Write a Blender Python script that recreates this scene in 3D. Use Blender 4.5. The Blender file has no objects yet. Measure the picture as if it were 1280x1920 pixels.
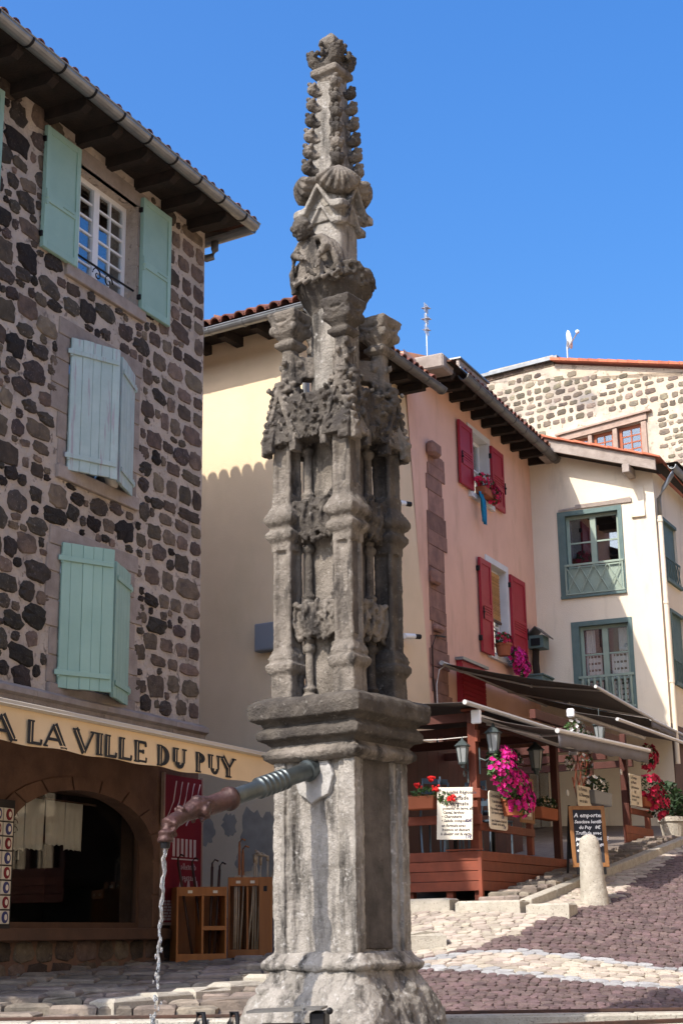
import bpy, bmesh, math, random
import numpy as np
from mathutils import Vector, Matrix, Euler, noise

random.seed(7)
sc = bpy.context.scene
C = sc.collection
R = math.radians

# ------------------------------------------------------------------ camera
cam_d = bpy.data.cameras.new('camera'); cam = bpy.data.objects.new('camera', cam_d); C.objects.link(cam)
p_, r_ = R(15.75), R(0.8)
F = Vector((0, math.cos(p_), math.sin(p_))); U0 = Vector((0, -math.sin(p_), math.cos(p_))); X0 = Vector((1, 0, 0))
UP = math.cos(r_)*U0 + math.sin(r_)*X0; RT = math.cos(r_)*X0 - math.sin(r_)*U0
cam.matrix_world = Matrix(((RT.x, UP.x, -F.x, 0), (RT.y, UP.y, -F.y, 0), (RT.z, UP.z, -F.z, 1.6), (0, 0, 0, 1)))
cam_d.sensor_fit = 'VERTICAL'; cam_d.sensor_height = 36; cam_d.lens = 53.19; cam_d.clip_start = .1; cam_d.clip_end = 2000
sc.camera = cam

# ------------------------------------------------------------------ sky, sun, exposure
SUN_AZ, SUN_EL = 44.0, 44.0          # the sun stands behind the camera's left shoulder
w = bpy.data.worlds.new('World'); sc.world = w; w.use_nodes = True
nt = w.node_tree; bg = nt.nodes['Background']
sky = nt.nodes.new('ShaderNodeTexSky'); sky.sky_type = 'NISHITA'; sky.sun_disc = False
sky.sun_elevation = R(SUN_EL); sky.sun_rotation = R(180 + SUN_AZ); sky.altitude = 0
sky.air_density = 1.5; sky.dust_density = 6.0; sky.ozone_density = 9.0
hs_ = nt.nodes.new('ShaderNodeHueSaturation'); hs_.inputs['Saturation'].default_value = 1.24; hs_.inputs['Hue'].default_value = .508
nt.links.new(sky.outputs[0], hs_.inputs['Color']); nt.links.new(hs_.outputs[0], bg.inputs[0]); bg.inputs[1].default_value = 0.15
sd = bpy.data.lights.new('sun', 'SUN'); sd.energy = 3.35; sd.angle = R(.53); sd.color = (1, .915, .81)
sun = bpy.data.objects.new('sun', sd); C.objects.link(sun)
sdir = Vector((math.sin(R(SUN_AZ)), math.cos(R(SUN_AZ)), -math.tan(R(SUN_EL))))
sun.rotation_euler = sdir.to_track_quat('-Z', 'Y').to_euler(); sun.location = (-20, -20, 30)
sc.view_settings.view_transform = 'Standard'; sc.view_settings.look = 'None'
sc.view_settings.exposure = 0.92; sc.view_settings.gamma = 1
sc.view_settings.use_curve_mapping = False
sc.cycles.max_bounces = 6; sc.cycles.transparent_max_bounces = 12

# ------------------------------------------------------------------ materials
def mat(name, c1, c2=None, scale=4, rough=.85, bump=0, bscale=40, rnd=0, metal=0, spec=.3, stretch=(1, 1, 1),
        stain=None, speck=None, hue=0, fac=(.35, .65), bdist=.02):
    m = bpy.data.materials.new(name); m.use_nodes = True
    n, l = m.node_tree.nodes, m.node_tree.links
    b = n['Principled BSDF']
    b.inputs['Roughness'].default_value = rough; b.inputs['Metallic'].default_value = metal
    b.inputs['Specular IOR Level'].default_value = spec
    geo = n.new('ShaderNodeNewGeometry')
    mp = n.new('ShaderNodeMapping'); mp.inputs['Scale'].default_value = stretch
    l.new(geo.outputs['Position'], mp.inputs[0])
    def nz(s, det=6, src=None, ro=.6):
        t = n.new('ShaderNodeTexNoise'); t.inputs['Scale'].default_value = s; t.inputs['Detail'].default_value = det
        t.inputs['Roughness'].default_value = ro
        l.new((src or mp).outputs[0], t.inputs['Vector']); return t
    def ramp(src, a, bb):
        r = n.new('ShaderNodeMapRange'); r.inputs[1].default_value = a; r.inputs[2].default_value = bb
        l.new(src, r.inputs[0]); return r.outputs[0]
    def mix(f, a, bcol, mode='MIX'):
        x = n.new('ShaderNodeMix'); x.data_type = 'RGBA'; x.blend_type = mode
        if isinstance(f, (int, float)): x.inputs[0].default_value = f
        else: l.new(f, x.inputs[0])
        for i, v in ((6, a), (7, bcol)):
            if isinstance(v, tuple): x.inputs[i].default_value = (*v, 1)
            else: l.new(v, x.inputs[i])
        return x.outputs[2]
    col = c1
    if c2: col = mix(ramp(nz(scale).outputs['Fac'], *fac), c1, c2)
    if stain:      # (colour, scale, lo, hi, stretch)
        mp2 = n.new('ShaderNodeMapping'); mp2.inputs['Scale'].default_value = stain[4] if len(stain) > 4 else (1, 1, 1)
        mp2.inputs['Location'].default_value = (3.3, 7.1, 1.7)
        l.new(geo.outputs['Position'], mp2.inputs[0])
        col = mix(ramp(nz(stain[1], 8, mp2, .65).outputs['Fac'], stain[2], stain[3]), col, stain[0])
    if speck:      # (colour, scale, lo, hi)
        col = mix(ramp(nz(speck[1], 2).outputs['Fac'], speck[2], speck[3]), col, speck[0])
    if rnd or hue:
        oi = n.new('ShaderNodeObjectInfo'); ad = n.new('ShaderNodeMath'); ad.operation = 'ADD'
        l.new(oi.outputs['Random'], ad.inputs[0]); l.new(geo.outputs['Random Per Island'], ad.inputs[1])
        fr = n.new('ShaderNodeMath'); fr.operation = 'FRACT'; l.new(ad.outputs[0], fr.inputs[0])
        hs = n.new('ShaderNodeHueSaturation')
        v = n.new('ShaderNodeMapRange'); v.inputs[3].default_value = 1-rnd; v.inputs[4].default_value = 1+rnd
        l.new(fr.outputs[0], v.inputs[0]); l.new(v.outputs[0], hs.inputs['Value'])
        if hue:
            m3 = n.new('ShaderNodeMath'); m3.operation = 'MULTIPLY'; m3.inputs[1].default_value = 7.31
            f3 = n.new('ShaderNodeMath'); f3.operation = 'FRACT'; l.new(fr.outputs[0], m3.inputs[0]); l.new(m3.outputs[0], f3.inputs[0])
            h = n.new('ShaderNodeMapRange'); h.inputs[3].default_value = .5-hue; h.inputs[4].default_value = .5+hue
            l.new(f3.outputs[0], h.inputs[0]); l.new(h.outputs[0], hs.inputs['Hue'])
        if isinstance(col, tuple): hs.inputs['Color'].default_value = (*col, 1)
        else: l.new(col, hs.inputs['Color'])
        col = hs.outputs[0]
    if isinstance(col, tuple): b.inputs['Base Color'].default_value = (*col, 1)
    else: l.new(col, b.inputs['Base Color'])
    if bump:
        bp = n.new('ShaderNodeBump'); bp.inputs['Strength'].default_value = bump; bp.inputs['Distance'].default_value = bdist
        l.new(nz(bscale, 8, None, .65).outputs['Fac'], bp.inputs['Height']); l.new(bp.outputs[0], b.inputs['Normal'])
    m.diffuse_color = (*(c1), 1)
    return m

def glass_mat(name, tint=(.9, .95, 1), ior=1.5, base=.25, dark=(.02, .022, .025)):
    """window pane: Fresnel mirror over a mostly clear sheet"""
    m = bpy.data.materials.new(name); m.use_nodes = True
    n, l = m.node_tree.nodes, m.node_tree.links; n.clear()
    out = n.new('ShaderNodeOutputMaterial'); gl = n.new('ShaderNodeBsdfGlossy'); gl.inputs['Roughness'].default_value = .015
    gl.inputs['Color'].default_value = (*tint, 1)
    tr = n.new('ShaderNodeBsdfTransparent'); tr.inputs['Color'].default_value = (.88, .90, .90, 1)
    fr = n.new('ShaderNodeFresnel'); gg = n.new('ShaderNodeNewGeometry'); io = n.new('ShaderNodeMapRange')   # same index from both sides of the thin pane
    io.inputs[3].default_value = ior; io.inputs[4].default_value = 1/ior; l.new(gg.outputs['Backfacing'], io.inputs[0]); l.new(io.outputs[0], fr.inputs['IOR'])
    mx = n.new('ShaderNodeMixShader'); mm = n.new('ShaderNodeMath'); mm.operation = 'MULTIPLY_ADD'
    mm.inputs[1].default_value = 1.0; mm.inputs[2].default_value = base; mm.use_clamp = True
    l.new(fr.outputs[0], mm.inputs[0]); l.new(mm.outputs[0], mx.inputs[0])
    l.new(tr.outputs[0], mx.inputs[1]); l.new(gl.outputs[0], mx.inputs[2]); l.new(mx.outputs[0], out.inputs[0])
    return m

M = {}
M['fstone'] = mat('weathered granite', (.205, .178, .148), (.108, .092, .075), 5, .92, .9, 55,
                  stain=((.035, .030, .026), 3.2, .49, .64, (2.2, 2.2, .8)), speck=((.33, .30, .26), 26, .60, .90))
M['fstone_dark'] = mat('dark granite', (.098, .084, .069), (.045, .038, .032), 6, .93, .9, 60,
                       stain=((.04, .034, .03), 4.0, .48, .66), speck=((.24, .22, .19), 30, .62, .90))  # dark patina on carvings; also deepens shade on right pier and canopy
M['fstone_pale'] = mat('pale granite', (.335, .308, .272), (.19, .172, .147), 6, .92, .9, 60,
                      stain=((.05, .045, .04), 3.0, .48, .64, (2.6, 2.6, .45)), speck=((.50, .48, .45), 24, .58, .85))  # paler granite for base, pedestal, shafts, hood and spire
M['fstone_crust_shade'] = mat('crust and shade granite', (.115, .10, .088), (.06, .052, .046), 7, .93, .9, 60, stain=((.15, .13, .11), 5, .60, .80), speck=((.16, .14, .12), 30, .64, .9))  # pedestal crust plus shade painted on the right-facing plates
M['mortar'] = mat('lime mortar', (.58, .49, .405), (.45, .38, .315), 2.6, .95, 1.0, 16, stain=((.27, .225, .19), 1.6, .55, .74), speck=((.22, .18, .15), 11, .60, .70), bdist=.06)
M['basalt'] = mat('basalt rubble', (.070, .054, .043), (.036, .029, .025), 9, .9, 1.0, 60, rnd=.65, hue=.035,
                  speck=((.16, .13, .11), 35, .60, .72))
M['block'] = mat('brown volcanic block', (.165, .12, .086), (.085, .064, .05), 8, .9, 1.0, 60, rnd=.55, hue=.02,
                 speck=((.2, .165, .13), 35, .62, .74))
M['dressed'] = mat('dressed pale stone', (.36, .305, .265), (.26, .215, .185), 5, .93, .8, 70, rnd=.12)
M['shopwall'] = mat('ochre shop front render', (.20, .115, .075), (.13, .075, .052), 3, .9, .6, 30, stain=((.10, .06, .045), 1.6, .5, .7))
M['turq'] = mat('turquoise shutter paint', (.29, .44, .37), (.255, .40, .335), 3, .6, .15, 90, rnd=.05)
M['turq_worn'] = mat('flaking turquoise paint', (.40, .50, .485), (.34, .44, .425), 5, .75, .35, 90, rnd=.05,
                     stain=((.33, .31, .33), 2.4, .56, .62, (7, 7, .5)))
M['white'] = mat('white window paint', (.72, .73, .74), None, rough=.5)
M['zinc'] = mat('weathered zinc', (.30, .31, .31), (.22, .225, .225), 4, .45, .1, 20, metal=.7)
M['zinc_dull'] = mat('dull brown zinc', (.16, .155, .145), (.11, .105, .10), 5, .5, .1, 20, metal=.5)
M['tile'] = mat('canal tile terracotta', (.24, .095, .06), (.13, .06, .045), 7, .9, .5, 40, rnd=.3, hue=.01)
M['tile_red'] = mat('orange roof tile', (.52, .16, .085), (.40, .13, .075), 5, .85, .4, 40, rnd=.18)
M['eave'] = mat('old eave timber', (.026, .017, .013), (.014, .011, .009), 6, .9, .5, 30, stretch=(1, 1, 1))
M['yellow'] = mat('pale yellow render', (.74, .575, .385), (.68, .525, .345), 1.2, .92, .25, 60,
                  stain=((.60, .475, .30), .6, .50, .72, (1, 1, .45)))
M['pink'] = mat('salmon pink render', (.74, .455, .335), (.68, .41, .30), 1.3, .92, .3, 60,
                stain=((.53, .31, .22), 1.8, .54, .78, (1, 1, .28)))
M['cream'] = mat('cream render', (.75, .655, .52), (.70, .61, .475), 1.0, .92, .3, 45,
                 stain=((.52, .455, .35), 2.2, .54, .76, (1, 1, .22)))
M['quoin'] = mat('red sandstone quoin', (.30, .165, .125), (.19, .105, .085), 5, .93, .9, 50, rnd=.22)
M['crimson'] = mat('crimson shutter paint', (.34, .020, .035), (.30, .018, .030), 3, .5, .1, 60)
M['sage'] = mat('sage green joinery', (.27, .335, .275), (.23, .29, .24), 4, .6, .2, 60)
M['greenblue'] = mat('blue green casing', (.115, .17, .16), (.085, .135, .13), 5, .65, .25, 60)
M['greyblue'] = mat('grey blue metal box', (.20, .22, .25), None, rough=.5)
M['patch'] = mat('grey overpaint', (.30, .26, .21), (.40, .345, .27), 4, .9)
M['bmortar'] = mat('cream mortar', (.60, .50, .385), (.48, .395, .30), 2.0, .95, .8, 30,
                   stain=((.26, .235, .215), .55, .52, .66), speck=((.30, .25, .19), 7, .60, .68))
M['bstone'] = mat('grey brown rubble', (.22, .175, .125), (.13, .11, .09), 6, .9, .8, 40, rnd=.45, hue=.03)
M['bframe'] = mat('orange window frame', (.33, .095, .04), None, rough=.55)
M['mullion'] = mat('stone mullion', (.40, .29, .23), (.31, .225, .18), 5, .92, .5, 50)
M['iron'] = mat('black iron', (.018, .018, .02), None, rough=.5, metal=.6)
M['rust'] = mat('rusty iron', (.075, .038, .026), (.045, .028, .022), 9, .8, .4, 60)
M['steel'] = mat('dark pipe steel', (.10, .115, .115), (.06, .07, .072), 9, .38, .15, 60, metal=.75)
M['castred'] = mat('red brown cast iron', (.066, .031, .026), (.04, .022, .019), 14, .42, .35, 50, metal=.3)
M['cement'] = mat('cement patch', (.37, .355, .335), (.28, .27, .25), 8, .95, .6, 60)
M['awn_y'] = mat('ochre awning cloth', (.76, .56, .32), (.70, .51, .285), 2, .85, .1, 200)
M['letter'] = mat('black lettering', (.012, .014, .016), None, rough=.6)
M['awnbar'] = mat('cream awning bar', (.52, .46, .36), None, rough=.5)
M['poster'] = mat('dark red poster', (.20, .012, .02), (.17, .01, .018), 3, .55)
M['chalkwhite'] = mat('white drawing paint', (.55, .45, .43), None, rough=.8)
M['pine'] = mat('varnished pine', (.36, .135, .035), (.29, .105, .028), 3, .5, .1, 40, stretch=(6, 6, .6), rnd=.1)
M['stick'] = mat('peeled walking stick', (.46, .36, .24), (.36, .26, .16), 9, .6, .1, 60, rnd=.2)
M['stickdark'] = mat('dark walking stick', (.06, .028, .018), (.04, .02, .014), 9, .5, .1, 60, rnd=.3)
M['linen'] = mat('unbleached linen', (.82, .75, .64), (.76, .69, .58), 20, .95, .3, 200)
M['terrwood'] = mat('red brown stained timber', (.205, .052, .027), (.15, .040, .022), 3, .6, .25, 40, stretch=(3, 3, 3), rnd=.22)
M['terrdark'] = mat('dark stained timber', (.085, .024, .016), (.06, .018, .012), 3, .6, .2, 40, rnd=.15)
M['awn_g'] = mat('taupe awning cloth', (.105, .092, .086), (.09, .08, .075), 2, .9, .1, 200)
M['awn_val'] = mat('grey awning valance', (.155, .15, .165), (.13, .125, .14), 3, .8, .1, 200)
M['alu'] = mat('painted aluminium', (.50, .49, .48), None, rough=.4, metal=.3)
M['aluwhite'] = mat('white awning cap', (.78, .79, .82), None, rough=.35)
M['board'] = mat('cream menu board', (.70, .64, .53), (.64, .585, .48), 3, .7)
M['ink'] = mat('menu handwriting ink', (.05, .045, .055), None, rough=.8)
M['inkred'] = mat('blue menu ink', (.06, .06, .16), None, rough=.8)
M['slate'] = mat('chalkboard slate', (.018, .020, .028), (.028, .03, .038), 4, .8)
M['chalk'] = mat('chalk', (.75, .76, .78), None, rough=.9)
M['oak'] = mat('oiled oak', (.27, .125, .045), (.21, .095, .035), 4, .55, .1, 40, stretch=(4, 4, 1))
M['granite'] = mat('kerb granite', (.46, .425, .36), (.36, .33, .275), 12, .92, .7, 80, speck=((.22, .2, .17), 60, .60, .70), rnd=.1)
M['cobl'] = mat('pale cobble', (.46, .395, .33), (.37, .32, .265), 6, .9, .8, 50, rnd=.24, hue=.02)
M['cobb'] = mat('purple brown cobble', (.150, .102, .098), (.105, .074, .073), 7, .85, .8, 50, rnd=.26, hue=.02)
M['cobg'] = mat('grey cobble', (.36, .36, .36), (.28, .28, .285), 8, .9, .7, 60, rnd=.15)
M['square'] = mat('pale square paving', (.34, .29, .235), (.28, .24, .195), 3, .92, .4, 30)
M['joint'] = mat('dusty street joint', (.21, .17, .14), (.15, .12, .10), 6, .95, .8, 40)
M['rowstone'] = mat('worn step stone', (.29, .24, .195), (.16, .135, .115), 5, .92, .8, 50, rnd=.3, hue=.02)
M['leaf'] = mat('leaf green', (.055, .11, .03), (.035, .075, .022), 20, .6, rnd=.4, hue=.02)
M['leafdark'] = mat('dark leaf', (.03, .06, .02), (.02, .045, .018), 20, .6, rnd=.4)
M['magenta'] = mat('magenta petal', (.62, .012, .22), (.45, .008, .17), 30, .6, rnd=.3, hue=.015)
M['redpetal'] = mat('red petal', (.62, .018, .014), (.5, .012, .014), 30, .6, rnd=.25)
M['crimpetal'] = mat('crimson petal', (.36, .008, .035), (.5, .02, .08), 30, .6, rnd=.35)
M['whitepetal'] = mat('white petal', (.75, .73, .70), None, rough=.6, rnd=.1)
M['terracotta'] = mat('terracotta pot', (.34, .105, .05), (.29, .09, .042), 5, .85)
M['towel'] = mat('turquoise towel', (.01, .24, .38), (.015, .13, .33), 6, .95, .3, 100)
M['lampmetal'] = mat('verdigris lantern metal', (.075, .095, .095), None, rough=.5, metal=.4)
M['lampglass'] = mat('frosted lantern glass', (.26, .28, .28), None, rough=.25, spec=.5)
M['bamboo'] = mat('bamboo blind', (.50, .285, .11), (.40, .22, .085), 10, .8, .2, 60, rnd=.2)
M['plaster'] = mat('white reveal', (.62, .62, .62), (.56, .555, .55), 3, .9)
M['lace'] = mat('lace curtain', (.70, .70, .68), None, rough=.95)
M['room'] = mat('dim interior', (.05, .043, .04), (.03, .028, .027), 2, .95)
M['chair'] = mat('blue grey chair metal', (.11, .15, .2), None, rough=.4, metal=.5)
M['antenna'] = mat('aerial aluminium', (.5, .5, .5), None, rough=.4, metal=.5)
M['rope'] = mat('white cord', (.6, .58, .54), None, rough=.9)
M['doorw'] = mat('brown door', (.11, .06, .038), (.08, .045, .03), 4, .7, .2, 40)
M['glass'] = glass_mat('window glass', base=.12)
M['shopglass'] = glass_mat('shop window glass', base=0.0, ior=1.4)
wm = bpy.data.materials.new('falling water'); wm.use_nodes = True
b = wm.node_tree.nodes['Principled BSDF']; b.inputs['Base Color'].default_value = (.9, .93, .96, 1); b.inputs['Roughness'].default_value = .05
b.inputs['Transmission Weight'].default_value = .92; b.inputs['IOR'].default_value = 1.33; M['water'] = wm
pm = bpy.data.materials.new('basin water'); pm.use_nodes = True
b = pm.node_tree.nodes['Principled BSDF']; b.inputs['Base Color'].default_value = (.03, .04, .04, 1); b.inputs['Roughness'].default_value = .06; M['pool'] = pm

# ------------------------------------------------------------------ mesh helpers
class MB:
    def __init__(s): s.v = []; s.f = []
    def add(s, v, f, Mx=None):
        k = len(s.v)
        s.v += [tuple(Mx @ Vector(q)) for q in v] if Mx is not None else [tuple(q) for q in v]
        s.f += [tuple(i+k for i in q) for q in f]; return s
    def box(s, x0, x1, y0, y1, z0, z1, Mx=None, top=1.0):
        cx, cy = (x0+x1)/2, (y0+y1)/2
        t = lambda x, y: (cx+(x-cx)*top, cy+(y-cy)*top)
        v = [(x0, y0, z0), (x1, y0, z0), (x1, y1, z0), (x0, y1, z0), (*t(x0, y0), z1), (*t(x1, y0), z1), (*t(x1, y1), z1), (*t(x0, y1), z1)]
        return s.add(v, [(0, 3, 2, 1), (4, 5, 6, 7), (0, 1, 5, 4), (1, 2, 6, 5), (2, 3, 7, 6), (3, 0, 4, 7)], Mx)
    def prism(s, poly, y0, y1, Mx=None):          # polygon in x,z extruded along y
        n = len(poly); v = [(x, y0, z) for x, z in poly] + [(x, y1, z) for x, z in poly]
        f = [tuple(range(n)), tuple(range(2*n-1, n-1, -1))] + [(i, i+n, (i+1) % n+n, (i+1) % n) for i in range(n)]
        return s.add(v, f, Mx)
    def loft(s, rings, Mx=None, closed=True):     # list of equal-length vertex loops
        n = len(rings[0]); v = [q for r in rings for q in r]; f = []
        for i in range(len(rings)-1):
            for j in range(n):
                a, b = i*n+j, i*n+(j+1) % n
                f.append((a, b, b+n, a+n))
        if closed: f += [tuple(range(n-1, -1, -1)), tuple(range((len(rings)-1)*n, len(rings)*n))]
        return s.add(v, f, Mx)
    def lathe(s, prof, n=16, Mx=None, ph=0):
        return s.loft([[(r*math.cos(2*math.pi*j/n+ph), r*math.sin(2*math.pi*j/n+ph), z) for j in range(n)] for r, z in prof], Mx)
    def sq(s, prof, cx=0, cy=0, Mx=None, ch=0):   # stacked squares (half width, z), optional chamfer
        def ring(h, z):
            if ch:
                c = h*ch
                return [(cx+x, cy+y, z) for x, y in ((-h+c, -h), (h-c, -h), (h, -h+c), (h, h-c), (h-c, h), (-h+c, h), (-h, h-c), (-h, -h+c))]
            return [(cx-h, cy-h, z), (cx+h, cy-h, z), (cx+h, cy+h, z), (cx-h, cy+h, z)]
        return s.loft([ring(h, z) for h, z in prof], Mx)
    def tube(s, pts, r, n=8, Mx=None):
        pts = [Vector(q) for q in pts]; rs = r if isinstance(r, (list, tuple)) else [r]*len(pts); rings = []
        for i, q in enumerate(pts):
            d = (pts[min(i+1, len(pts)-1)] - pts[max(i-1, 0)]).normalized()
            a = d.cross(Vector((0, 0, 1)) if abs(d.z) < .9 else Vector((1, 0, 0))).normalized(); bb = d.cross(a)
            rings.append([tuple(q + rs[i]*(math.cos(2*math.pi*j/n)*a + math.sin(2*math.pi*j/n)*bb)) for j in range(n)])
        return s.loft(rings, Mx)
    def ball(s, c, r, nu=10, nv=7, Mx=None):
        rx, ry, rz = r if isinstance(r, (tuple, list)) else (r, r, r); rings = []
        for i in range(nv):
            t = math.pi*(i+.5)/nv - math.pi/2
            rings.append([(c[0]+rx*math.cos(t)*math.cos(2*math.pi*j/nu), c[1]+ry*math.cos(t)*math.sin(2*math.pi*j/nu), c[2]+rz*math.sin(t)) for j in range(nu)])
        return s.loft(rings, Mx)
    def quad(s, a, b, c, d): return s.add([a, b, c, d], [(0, 1, 2, 3)])
    def mesh(s, name='m', smooth=False):
        me = bpy.data.meshes.new(name); me.from_pydata(s.v, [], s.f); me.update()
        if smooth:
            for q in me.polygons: q.use_smooth = True
        return me
    def build(s, name, m, parent=None, smooth=False, bevel=0, loc=None, rot=None):
        me = s.mesh(name, smooth)
        if bevel:
            bm = bmesh.new(); bm.from_mesh(me)
            bmesh.ops.bevel(bm, geom=bm.edges[:], offset=bevel, segments=1, affect='EDGES', profile=.5)
            bm.to_mesh(me); bm.free()
        return put(name, me, m, parent, loc, rot)

def put(name, me, m, parent=None, loc=None, rot=None, Mx=None):
    o = bpy.data.objects.new(name, me); C.objects.link(o)
    if m is not None:
        if not me.materials: me.materials.append(m)
        elif me.materials[0] != m: o.material_slots[0].link = 'OBJECT'; o.material_slots[0].material = m
    if parent: o.parent = parent
    if Mx is not None: o.matrix_local = Mx
    if loc is not None: o.location = loc
    if rot is not None: o.rotation_euler = rot
    return o

def tag(o, label, cat, group=None, kind=None):
    o['label'] = label; o['category'] = cat
    if group: o['group'] = group
    if kind: o['kind'] = kind
    return o
def thing(name, label, cat, loc=(0, 0, 0), rz=0, group=None):
    o = bpy.data.objects.new(name, None); C.objects.link(o); o.empty_display_size = .2
    o.location = loc; o.rotation_euler = (0, 0, rz); return tag(o, label, cat, group)
def structure(o): o['kind'] = 'structure'; return o
def stuff(o): o['kind'] = 'stuff'; return o
def copy_tree(o, parent=None):
    c = o.copy(); C.objects.link(c); c.parent = parent
    for ch in list(o.children): copy_tree(ch, c)
    return c
def frame_at(name, label, cat, o, u):          # local x along the wall (rightwards), -y out of the wall
    return thing(name, label, cat, (o[0], o[1], 0), math.atan2(u[1], u[0]))

TEX = {}
def clouds(size):
    if size not in TEX:
        t = bpy.data.textures.new('clouds%g' % size, 'CLOUDS'); t.noise_scale = size; t.noise_depth = 3; TEX[size] = t
    return TEX[size]
def carve(mb, voxel=.012, disp=((.10, .02), (.03, .012)), smooth=2, name='stone'):
    """fuse the primitives into one worn stone surface"""
    me = mb.mesh(name); o = bpy.data.objects.new('tmp', me); C.objects.link(o)
    m = o.modifiers.new('r', 'REMESH'); m.mode = 'VOXEL'; m.voxel_size = voxel
    if smooth: m = o.modifiers.new('s', 'SMOOTH'); m.iterations = smooth; m.factor = .5
    for size, st in disp:
        m = o.modifiers.new('d', 'DISPLACE'); m.texture = clouds(size); m.texture_coords = 'LOCAL'; m.strength = st; m.mid_level = .5
    dg = bpy.context.evaluated_depsgraph_get()
    res = bpy.data.meshes.new_from_object(o.evaluated_get(dg)); res.name = name
    for q in res.polygons: q.use_smooth = True
    bpy.data.objects.remove(o); bpy.data.meshes.remove(me)
    return res

def text(body, size, m, parent, Mx, name='lettering', align='LEFT', shear=0, bold=0):
    cu = bpy.data.curves.new('t', 'FONT'); cu.body = body; cu.size = size; cu.align_x = align; cu.resolution_u = 1
    cu.shear = shear; cu.offset = bold; cu.space_line = 1.0
    o = bpy.data.objects.new('t', cu); C.objects.link(o)
    dg = bpy.context.evaluated_depsgraph_get(); me = bpy.data.meshes.new_from_object(o.evaluated_get(dg))
    bpy.data.objects.remove(o); bpy.data.curves.remove(cu)
    return put(name, me, m, parent, Mx=Mx)
# text plane standing in a wall: x right, z up, facing -y
def wallM(x, y, z, ry=0): return Matrix.Translation((x, y, z)) @ Matrix.Rotation(R(90), 4, 'X') @ Matrix.Rotation(ry, 4, 'Z')

def cutwall(mb, s0, s1, z0, z1, holes, depth=.28, y=0):
    """wall front with real openings and their reveals"""
    xs = sorted({s0, s1, *[h[0] for h in holes], *[h[1] for h in holes]}); zs = sorted({z0, z1, *[h[2] for h in holes], *[h[3] for h in holes]})
    for i in range(len(xs)-1):
        for j in range(len(zs)-1):
            cx, cz = (xs[i]+xs[i+1])/2, (zs[j]+zs[j+1])/2
            if any(h[0] < cx < h[1] and h[2] < cz < h[3] for h in holes): continue
            mb.quad((xs[i], y, zs[j]), (xs[i+1], y, zs[j]), (xs[i+1], y, zs[j+1]), (xs[i], y, zs[j+1]))
    for a, b_, c, d in holes:
        e = y+depth
        mb.quad((a, y, c), (a, e, c), (a, e, d), (a, y, d)); mb.quad((b_, y, c), (b_, y, d), (b_, e, d), (b_, e, c))
        mb.quad((a, y, d), (a, e, d), (b_, e, d), (b_, y, d)); mb.quad((a, y, c), (b_, y, c), (b_, e, c), (a, e, c))

def window(parent, s0, s1, z0, z1, y, cols, rows, m, leaves=2, fw=.055, bar=.022, mid=.05, glass='glass', name='window'):
    mb = MB(); t = .05
    mb.box(s0, s0+fw, y, y+t, z0, z1); mb.box(s1-fw, s1, y, y+t, z0, z1)
    mb.box(s0+fw, s1-fw, y+.002, y+t, z1-fw, z1); mb.box(s0+fw, s1-fw, y+.002, y+t, z0, z0+fw*1.4)
    a, b_ = s0+fw, s1-fw; c, d = z0+fw*1.4, z1-fw; lw = (b_-a)/leaves; panes = []
    for L in range(leaves):
        x0, x1 = a+L*lw, a+(L+1)*lw
        if L: mb.box(x0-mid, x0+mid, y-.012, y+t-.003, c, d)
        x0 += mid if L else 0; x1 -= mid if L < leaves-1 else 0
        for i in range(1, cols): q = x0+(x1-x0)*i/cols; mb.box(q-bar/2, q+bar/2, y+.006, y+t-.006, c, d)
        for j in range(1, rows): q = c+(d-c)*j/rows; mb.box(x0, x1, y+.009, y+t-.009, q-bar/2, q+bar/2)
        for i in range(cols):
            for j in range(rows):
                panes.append((x0+(x1-x0)*i/cols, x0+(x1-x0)*(i+1)/cols, c+(d-c)*j/rows, c+(d-c)*(j+1)/rows))
    o = mb.build(name, m, parent)
    for q in panes:
        MB().box(q[0]+.001, q[1]-.001, y+t*.45, y+t*.55, q[2]+.001, q[3]-.001).build('pane', M[glass], o)
    return o

# irregular rubble stone meshes (unit size, x,z in the wall plane, proud along -y)
def rubble(n, square, proud=.022, seed=0):
    rr = random.Random(seed); ring = []; inner = []
    for i in range(n):
        a = 2*math.pi*(i+rr.uniform(-.3, .3))/n; c, s_ = math.cos(a), math.sin(a); e = 4.5 if square else 4.0
        k = (abs(c)**e+abs(s_)**e)**(-1/e) * (rr.uniform(.88, 1.06) if square else rr.uniform(.82, 1.12))
        ring.append((.5*k*c, .012, .5*k*s_)); q = rr.uniform(.74, .93); inner.append((.5*k*c*q, -proud*rr.uniform(.35, 1.1), .5*k*s_*q))
    v = ring+inner+[(rr.uniform(-.08, .08), -proud*1.15, rr.uniform(-.08, .08))]
    f = [(i, (i+1) % n, (i+1) % n+n, i+n) for i in range(n)] + [(i+n, (i+1) % n+n, 2*n) for i in range(n)]
    return v, f
RUB = [rubble(16, False, .030, i) for i in range(28)]; BLK = [rubble(16, True, .02, 100+i) for i in range(10)]
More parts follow.
